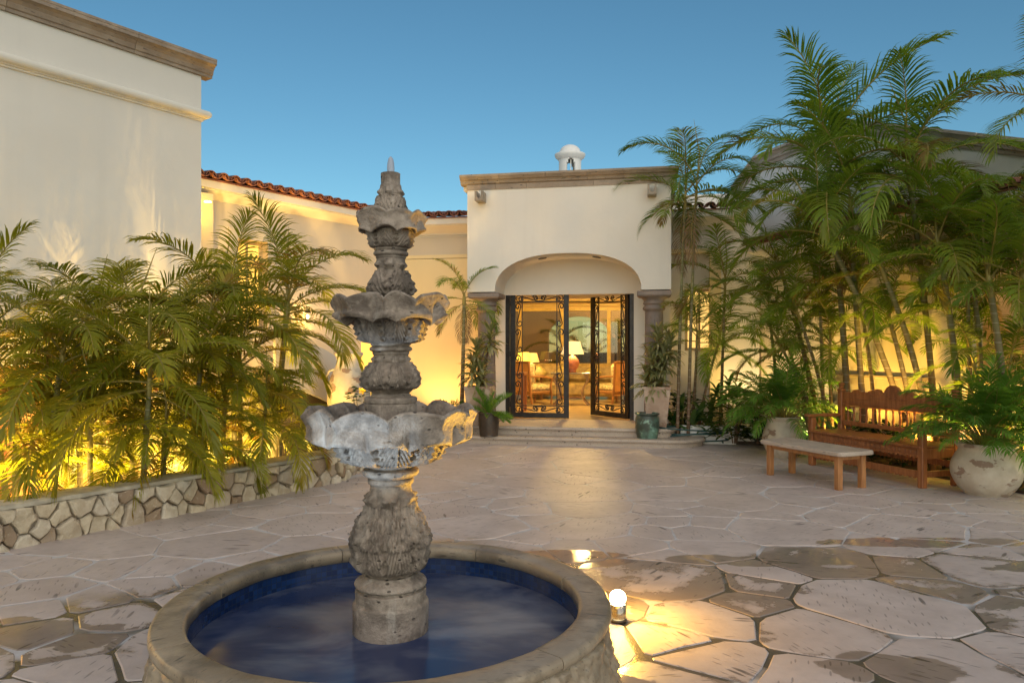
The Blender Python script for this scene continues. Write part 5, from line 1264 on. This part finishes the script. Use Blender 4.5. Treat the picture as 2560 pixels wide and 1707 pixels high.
shrub('garden_shrub','dark round leaved shrub by the sunken garden doorway',A(520,960,9.7)[:2]+(-1.28,),.5,.4,2.3,500,MT['vine'],.13,.08,16,z0=.5)
hf=thing('hibiscus_flower','single yellow hibiscus flower left of the fountain stem','flower',A(906,976,10.25))
for k in range(5):
    a=k*2*PI/5; s=MB(); s.add([(0,0,0),(.025*math.cos(a-.6),-.02,.025*math.sin(a-.6)),(.05*math.cos(a-.3),-.03,.05*math.sin(a-.3)),(.05*math.cos(a+.3),-.03,.05*math.sin(a+.3)),(.025*math.cos(a+.6),-.02,.025*math.sin(a+.6))],[(0,1,2,3,4)]); s.build('petal',MT['yel'] if 'yel' in MT else MT.setdefault('yel',simple('yellow_petal',(.75,.45,.03),.5)),hf)
# wreath-like pale flowers seen between trunks left out; ground cover in sunken garden
# ================================================================ bench
be=math.atan2(1.67,-.58)
BF=frame(4.69,8.46,-.58,1.67)   # t from the near front leg to the far one; d>0 towards the patio -> negative is back
bl=1.768; bd=-.50
bn=thing('carved_bench','carved reddish wooden bench with turned spindles and a scrolled crest','bench',(0,0,0))
def bb(name,t0,dd0,z0,t1,dd1,z1,m='bench',b=.006,par=None):
    s=MB(); s.bbox(t0,dd0,z0,t1,dd1,z1,BF,b); return fixn(s.build(name,MT[m],par or bn))
lgw=.038
for t in (0,bl):
    bb('leg',t-lgw,-lgw,0,t+lgw,lgw,.655,b=.008)
    s=MB(); s.bbox(t-lgw,bd-lgw,0,t+lgw,bd+lgw,1.0,BF,.008); fixn(s.build('back_post',MT['bench'],bn))
    s=MB(); s.bbox(t-.045,bd-.045,1.0,t+.045,bd+.045,1.035,BF,.012); s.bbox(t-.03,bd-.03,1.036,t+.03,bd+.03,1.075,BF,.014); s.bbox(t-.036,bd-.036,1.076,t+.036,bd+.036,1.12,BF,.016); fixn(s.build('post_finial',MT['bench'],bn))
    bb('armrest',t-.05,bd+lgw,.66,t+.05,.10,.70,b=.012)
    bb('side_rail',t-.02,bd+lgw,.33,t+.02,-lgw,.45); bb('side_stretcher',t-.018,bd+lgw,.12,t+.018,-lgw,.19)
bb('seat',-.02,bd+.02,.452,bl+.02,.055,.488,b=.01)
def scallop(name,t0,t1,z0,z1,dd0,dd1,n,depth,up=False):
    pts=[(t0,z1),(t0,z0)] if not up else [(t0,z0),(t0,z1)]
    for k in range(n):
        a=t0+(t1-t0)*k/n; w=(t1-t0)/n; edge=z0 if not up else z1; sg=1 if not up else -1
        pts+= [(a+w*.15,edge),(a+w*.28,edge+sg*depth),(a+w*.5,edge+sg*depth*1.5),(a+w*.72,edge+sg*depth),(a+w*.85,edge)]
    pts+= [(t1,z0),(t1,z1)] if not up else [(t1,z1),(t1,z0)]
    s=MB(); s.prism(pts,dd0,dd1,BF); return fixn(s.build(name,MT['bench'],bn))
ap=scallop('apron',lgw,bl-lgw,.335,.448,-.015,.012,26,.012)
for k in range(22):
    t=lgw+.02+(bl-2*lgw-.04)*(k+.5)/22; s=MB(); s.bbox(t-.032,.0125,.378,t+.032,.024,.432,BF,.009); fixn(s.build('carved_block',MT['bench'],ap))
scallop('front_stretcher',lgw,bl-lgw,.10,.19,-.012,.012,26,.010,False)
scallop('rear_stretcher',lgw,bl-lgw,.20,.28,bd-.012,bd+.012,26,.010,False)
bb('lower_back_rail',lgw,bd-.02,.545,bl-lgw,bd+.02,.60); bb('upper_back_rail',lgw,bd-.024,.80,bl-lgw,bd+.024,.842,b=.012)
def spin(z0,z1):
    h=z1-z0; return [(0,z0),(.016,z0),(.018,z0+.012),(.011,z0+.02),(.013,z0+.03),(.017,z0+h*.35),(.012,z0+h*.62),(.010,z0+h*.8),(.017,z0+h*.84),(.011,z0+h*.88),(.016,z1-.01),(.014,z1),(0,z1)]
s=MB(); s.lathe(spin(0,.202),10); SPM=s.mesh('spindle',MT['bench'])
for k in range(15):
    t=.12+(bl-.24)*k/14; put('spindle',SPM,bn,BF(t,bd,.598))
# crest: scrolled outline
def crest_z(u):      # u 0..1 along the back
    x=abs(u-.5)*2    # 0 centre, 1 end
    if x<.16: return .135*math.sqrt(max(0,1-(x/.165)**2))*1.0+.02
    if x<.20: return .045
    if x<.47: y=(x-.20)/.27; return .045+.055*math.sin(PI*min(1,y*1.25+.06))**.8 if y<.72 else .045+.055*max(0,math.sin(PI*.96))+.03*(1-y)
    if x<.62: return .045
    if x<.80: return .045+.028*math.sin(PI*(x-.62)/.18)
    return .035-.01*(x-.8)
t0_,t1_=lgw,bl-lgw; N=90
pts=[(t0_,.842)]+[(t0_+(t1_-t0_)*i/N,.965+crest_z(i/N)) for i in range(N+1)]+[(t1_,.842)]
s=MB(); s.prism(list(reversed(pts)),bd-.018,bd+.018,BF); cr=fixn(s.build('crest_board',MT['bench'],bn))
def relief(pts,rad,parent,name='carved_scroll'):
    s=MB(); s.tube([BF(t,bd+.020,z) for t,z in pts],rad,5); fixn(s.build(name,MT['bench'],parent))
tc_=(t0_+t1_)/2; zc=1.035
relief([(tc_+.105*math.cos(a*PI/12),zc-.01+.088*math.sin(a*PI/12)) for a in range(25)],.006,cr,'medallion_ring')
for k in range(-3,4): relief([(tc_+.028*k,zc-.01-.07*math.sqrt(max(0,1-(k*.27)**2))),(tc_+.028*k,zc-.01+.07*math.sqrt(max(0,1-(k*.27)**2)))],.0045,cr)
for k in range(-2,3): relief([(tc_-.085*math.sqrt(1-(k*.3)**2),zc-.01+.028*k),(tc_+.085*math.sqrt(1-(k*.3)**2),zc-.01+.028*k)],.0045,cr)
for sg in (-1,1):
    relief([(tc_+sg*(.32-.11*math.cos(a)*(1-a/9)),1.0+.05*math.sin(a)*(1-a/9)) for a in [i*.4 for i in range(16)]],.006,cr)
    relief([(tc_+sg*x,.925+.015*math.sin(x*9)) for x in [i*.05+.1 for i in range(13)]],.004,cr)
# ================================================================ small table with a stone top
tbf=frame(3.68,8.34,-.42,1.0); TL=1.085; TW=-.355
tt=thing('stone_topped_table','low wooden bench table with a pale rounded stone top before the carved bench','table')
for t in (.0,TL):
    for d in (0,TW):
        s=MB(); s.bbox(t-.034,d-.034,0,t+.034,d+.034,.388,tbf,.006); fixn(s.build('leg',MT['benchl'],tt))
s=MB(); s.bbox(.036,-.012,.335,TL-.036,.014,.386,tbf,.004); fixn(s.build('apron',MT['benchl'],tt))
s=MB(); s.bbox(.036,TW-.014,.335,TL-.036,TW+.012,.386,tbf,.004); fixn(s.build('apron',MT['benchl'],tt))
for t in (0,TL): s=MB(); s.bbox(t-.012,TW+.036,.335,t+.012,-.036,.386,tbf,.004); fixn(s.build('apron',MT['benchl'],tt))
pts=[]; x0,x1,y0,y1,rc_=-.12,TL+.12,TW-.09,.09,.07
for cx,cy,a in ((x1-rc_,y0+rc_,-90),(x1-rc_,y1-rc_,0),(x0+rc_,y1-rc_,90),(x0+rc_,y0+rc_,180)):
    for i in range(6): q=math.radians(a+18*i); pts.append((cx+rc_*math.cos(q),cy+rc_*math.sin(q)))
s=MB(); n=len(pts); cx,cy=TL/2,TW/2; vs=[]
for k,z in ((.975,.389),(.995,.395),(1,.410),(1,.425),(.992,.436),(.975,.440)):
    for x,y in pts: vs.append(tbf(cx+(x-cx)*k,cy+(y-cy)*(k if k==1 else k-.01*(1-k)*10),z))
m=6; s.add(vs,[(k*n+i,k*n+(i+1)%n,(k+1)*n+(i+1)%n,(k+1)*n+i) for k in range(m-1) for i in range(n)]+[list(range(n)),list(range((m-1)*n,m*n))]); fixn(s.build('stone_top',MT['step'],tt))
# ================================================================ hose
def hosepts(seed):
    r=random.Random(seed); pts=[]
    c=at(1738,870,12.35)
    for i in range(0,230):
        a=i*.11; q=a/(2*PI); R=.36+.05*math.sin(q*2.1)+.02*q
        pts.append((c.x+R*1.25*math.cos(a)+.03*math.sin(q*3),c.y-.05+R*.36*math.sin(a)+.02*math.sin(q*5),.03+.055*q+.07*max(0,math.sin(a*.5+q))))
    for i in range(26): f=i/25; pts.append((pts[229][0]+f*1.0,pts[229][1]-.2*f-.25*f*f,.02+(pts[229][2]-.02)*(1-f)**2))
    return pts
s=MB(); s.tube(hosepts(1),.013,7); hs=s.build('garden_hose',simple('hose_teal',(.012,.055,.055),.35)); tag(hs,'coiled dark teal garden hose on the paving right of the steps','hose')
# ================================================================ lanterns (fixtures the photo shows, with their lamps)
def lantern(label,loc,energy,col=WARM,r=.05,h=.16,glow=14,hang=0):
    o=thing('wall_lantern' if not hang else 'hanging_lantern',label,'lantern',loc)
    s=MB(); s.lathe([(r*.5,h*.5+.03),(r*1.15,h*.5),(r*1.1,h*.5-.01)],6,smooth=False); s.lathe([(r*1.05,-h*.5),(r*.4,-h*.5-.02)],6,smooth=False)
    for k in range(6): a=k*PI/3; s.tube([(r*1.08*math.cos(a),r*1.08*math.sin(a),-h/2),(r*1.08*math.cos(a),r*1.08*math.sin(a),h/2)],.004,4)
    for z in (-h/4,0,h/4): s.tube([(r*1.08*math.cos(k*PI/6),r*1.08*math.sin(k*PI/6),z) for k in range(13)],.004,4,False)
    s.build('lantern_frame',MT['iron'],o)
    s=MB(); s.lathe([(.001,-h*.28),(r*.45,-h*.1),(r*.5,.05*h),(r*.3,h*.25),(.001,h*.3)],12); s.build('bulb',bpy.data.materials['lantern_bulb'],o)
    if hang: s=MB(); s.tube([(0,0,h*.5+.03),(0,0,h*.5+hang)],.006,5); s.build('chain',MT['iron'],o)
    else: s=MB(); s.tube([(0,0,h*.5),(0,.03,h*.5+.06),(0,.10,h*.5+.04)],.008,5); s.build('bracket',MT['iron'],o)
    lo=light('lantern_light',loc,energy,col,.06); return o
emit('lantern_bulb',(1,.75,.35),16)
p=WF(tpx(WF,.0,774),.05,2.13); lantern('small wall lantern sparkling through the palm fronds on the wing wall',p,34)
p=RF(tpx(RF,1.0,2358),1.0,0); Yl=p[1]; lantern('pierced hanging lantern glowing inside the arcade behind the palms',(p[0],p[1],1.6+(870-722)/1850*Yl),55,(1,.72,.38),.12,.26,14,hang=.9)
# shaded garden uplights: small cans in the beds
UPM=None
def uplight(label,loc,energy,target=None,col=WARM,ang=100,size=.04):
    global UPM
    o=thing('garden_uplight',label,'lamp',loc,0,'brass garden uplights among the planting')
    if UPM is None:
        s=MB(); s.lathe([(.0,-.06),(.035,-.06),(.045,.04),(.05,.045),(.042,.045),(.038,.01),(.0,.005)],14); UPM=s.mesh('lamp_can',simple('aged_brass',(.16,.10,.04),.4,.2,6,.1,.8))
    put('lamp_can',UPM,o); L=Vector(loc)+Vector((0,0,.06)); l=light('uplight_beam',L,energy,col,size,'SPOT',spot_size=math.radians(ang),spot_blend=.7)
    d=(Vector(target)-L) if target else Vector((0,0,1)); l.rotation_euler=(-d).to_track_quat('Z','Y').to_euler(); return o
# ---- warm lamps of the place and added fill uplights ------------------------------------------------------
Y1=(1,.58,.09)
# wing: uplights at the foot of the wall and by the pilaster
for t,e in ((.35,60),(1.6,40),(2.9,40)):
    p=WF(t,-.55,-1.2 if t<3.4 else .05); uplight('brass uplight aimed up the wing wall, number %s from the tall block'%{.35:'one',1.6:'two',2.9:'three'}[t],p,e*(9 if t<1 else 21),WF(t+.1,.20,3.9),(1,.58,.12) if t<1 else (1,.52,.13),95)
p=PF(-.75,.45,.06); uplight('brass uplight at the foot of the wall left of the entrance block',p,170,PF(-.8,1.3,3.6),(1,.52,.15),120)
# light under the eave beside the tall block
def soffit(label,p,e,col=Y1):
    o=thing('soffit_light',label,'lamp',p,0,'small round lights under the eaves'); s=MB(); s.lathe([(.035,.012),(.045,.012),(.05,.0),(.034,-.002),(.0,-.002)],16); s.build('lens',bpy.data.materials['lantern_bulb'],o)
    light('soffit_lamp',(p[0],p[1],p[2]-.06),e,col,.05); return o
soffit('round light tucked behind the corner of the tall block, over the pilaster',WF(-.12,-.34,3.70),15,(1,.60,.06))
# sunken garden: downlights beneath the overhang of the tall block
for i,t in enumerate((-5.6,-4.0,-2.4,-.9)):
    soffit('round light under the overhang of the tall block, %s from the corner'%('fourth','third','second','first')[i],TF(t,.62,1.72),110)
for i,(px,Y,e) in enumerate(((60,7.6,60),(300,8.6,60),(520,9.6,50),(700,9.2,30))):
    q=A(px,870,Y); uplight('brass uplight in the sunken garden, %s from the photo\'s left edge'%('first','second','third','fourth')[i],(q[0],q[1],-1.2),e*6,(q[0],q[1]+.6,2.0),Y1,130)
q=(-2.35,9.75,.0); uplight('brass uplight behind the end of the stone wall',(q[0],q[1],-.1),35,(q[0]+.2,q[1]-.6,.8),(1,.45,.08),130)
# fill uplights added for the palms, behind the wall and in front at right
for i,(t,e) in enumerate(((.4,90),(1.5,90),(2.7,90))):
    q=Q0+UW*t-NW*.62; uplight('added brass fill uplight close behind the stone wall, %s from the near end'%('first','second','third')[i],(q.x,q.y,-1.2),e*17,(q.x-.5,q.y+.3,1.5),(1,.66,.2),120)
# right house; uplights at the bed's front edge are added to brighten the palms
for i,(t,d,e) in enumerate(((.8,-.7,160),(2.4,-.72,200),(5.3,-.72,200))):
    p=RF(t,d,.09); uplight('added brass fill uplight at the front edge of the palm bed, %s from the entrance'%('first','second','third')[i],p,e,RF(t+.2,-.3,4),(1,.72,.3),130)
soffit('round light in the arcade ceiling over the second arch',RF(5.6,1.6,3.02),150,(1,.62,.2))
soffit('round light in the arcade ceiling near its end wall',RF(1.4,1.2,3.02),130,(1,.55,.12))
for i,(t,e) in enumerate(((3.1,45),(4.6,55),(6.2,55))):
    p=RF(t,-.75,.08); uplight('brass uplight in the bed before the arcade house, %s from the house end'%('first','second','third')[i],p,e*7,RF(t+.1,0,3.2),Y1,120)
# ---- empties to the base of their things ---------------------------------------------
bpy.context.view_layer.update()
for o in list(C.objects):
    if o.type=='EMPTY' and o.parent is None and o.location.length<1e-6 and o.children:
        xs=[];ys=[];zs=[]
        for c in o.children_recursive:
            if c.type=='MESH':
                for v in c.bound_box:
                    w=c.matrix_world@Vector(v); xs.append(w.x);ys.append(w.y);zs.append(w.z)
        b=Vector(((min(xs)+max(xs))/2,(min(ys)+max(ys))/2,min(zs))); o.location=b
        for c in o.children: c.location=c.location-b
print('objects',len(C.objects))
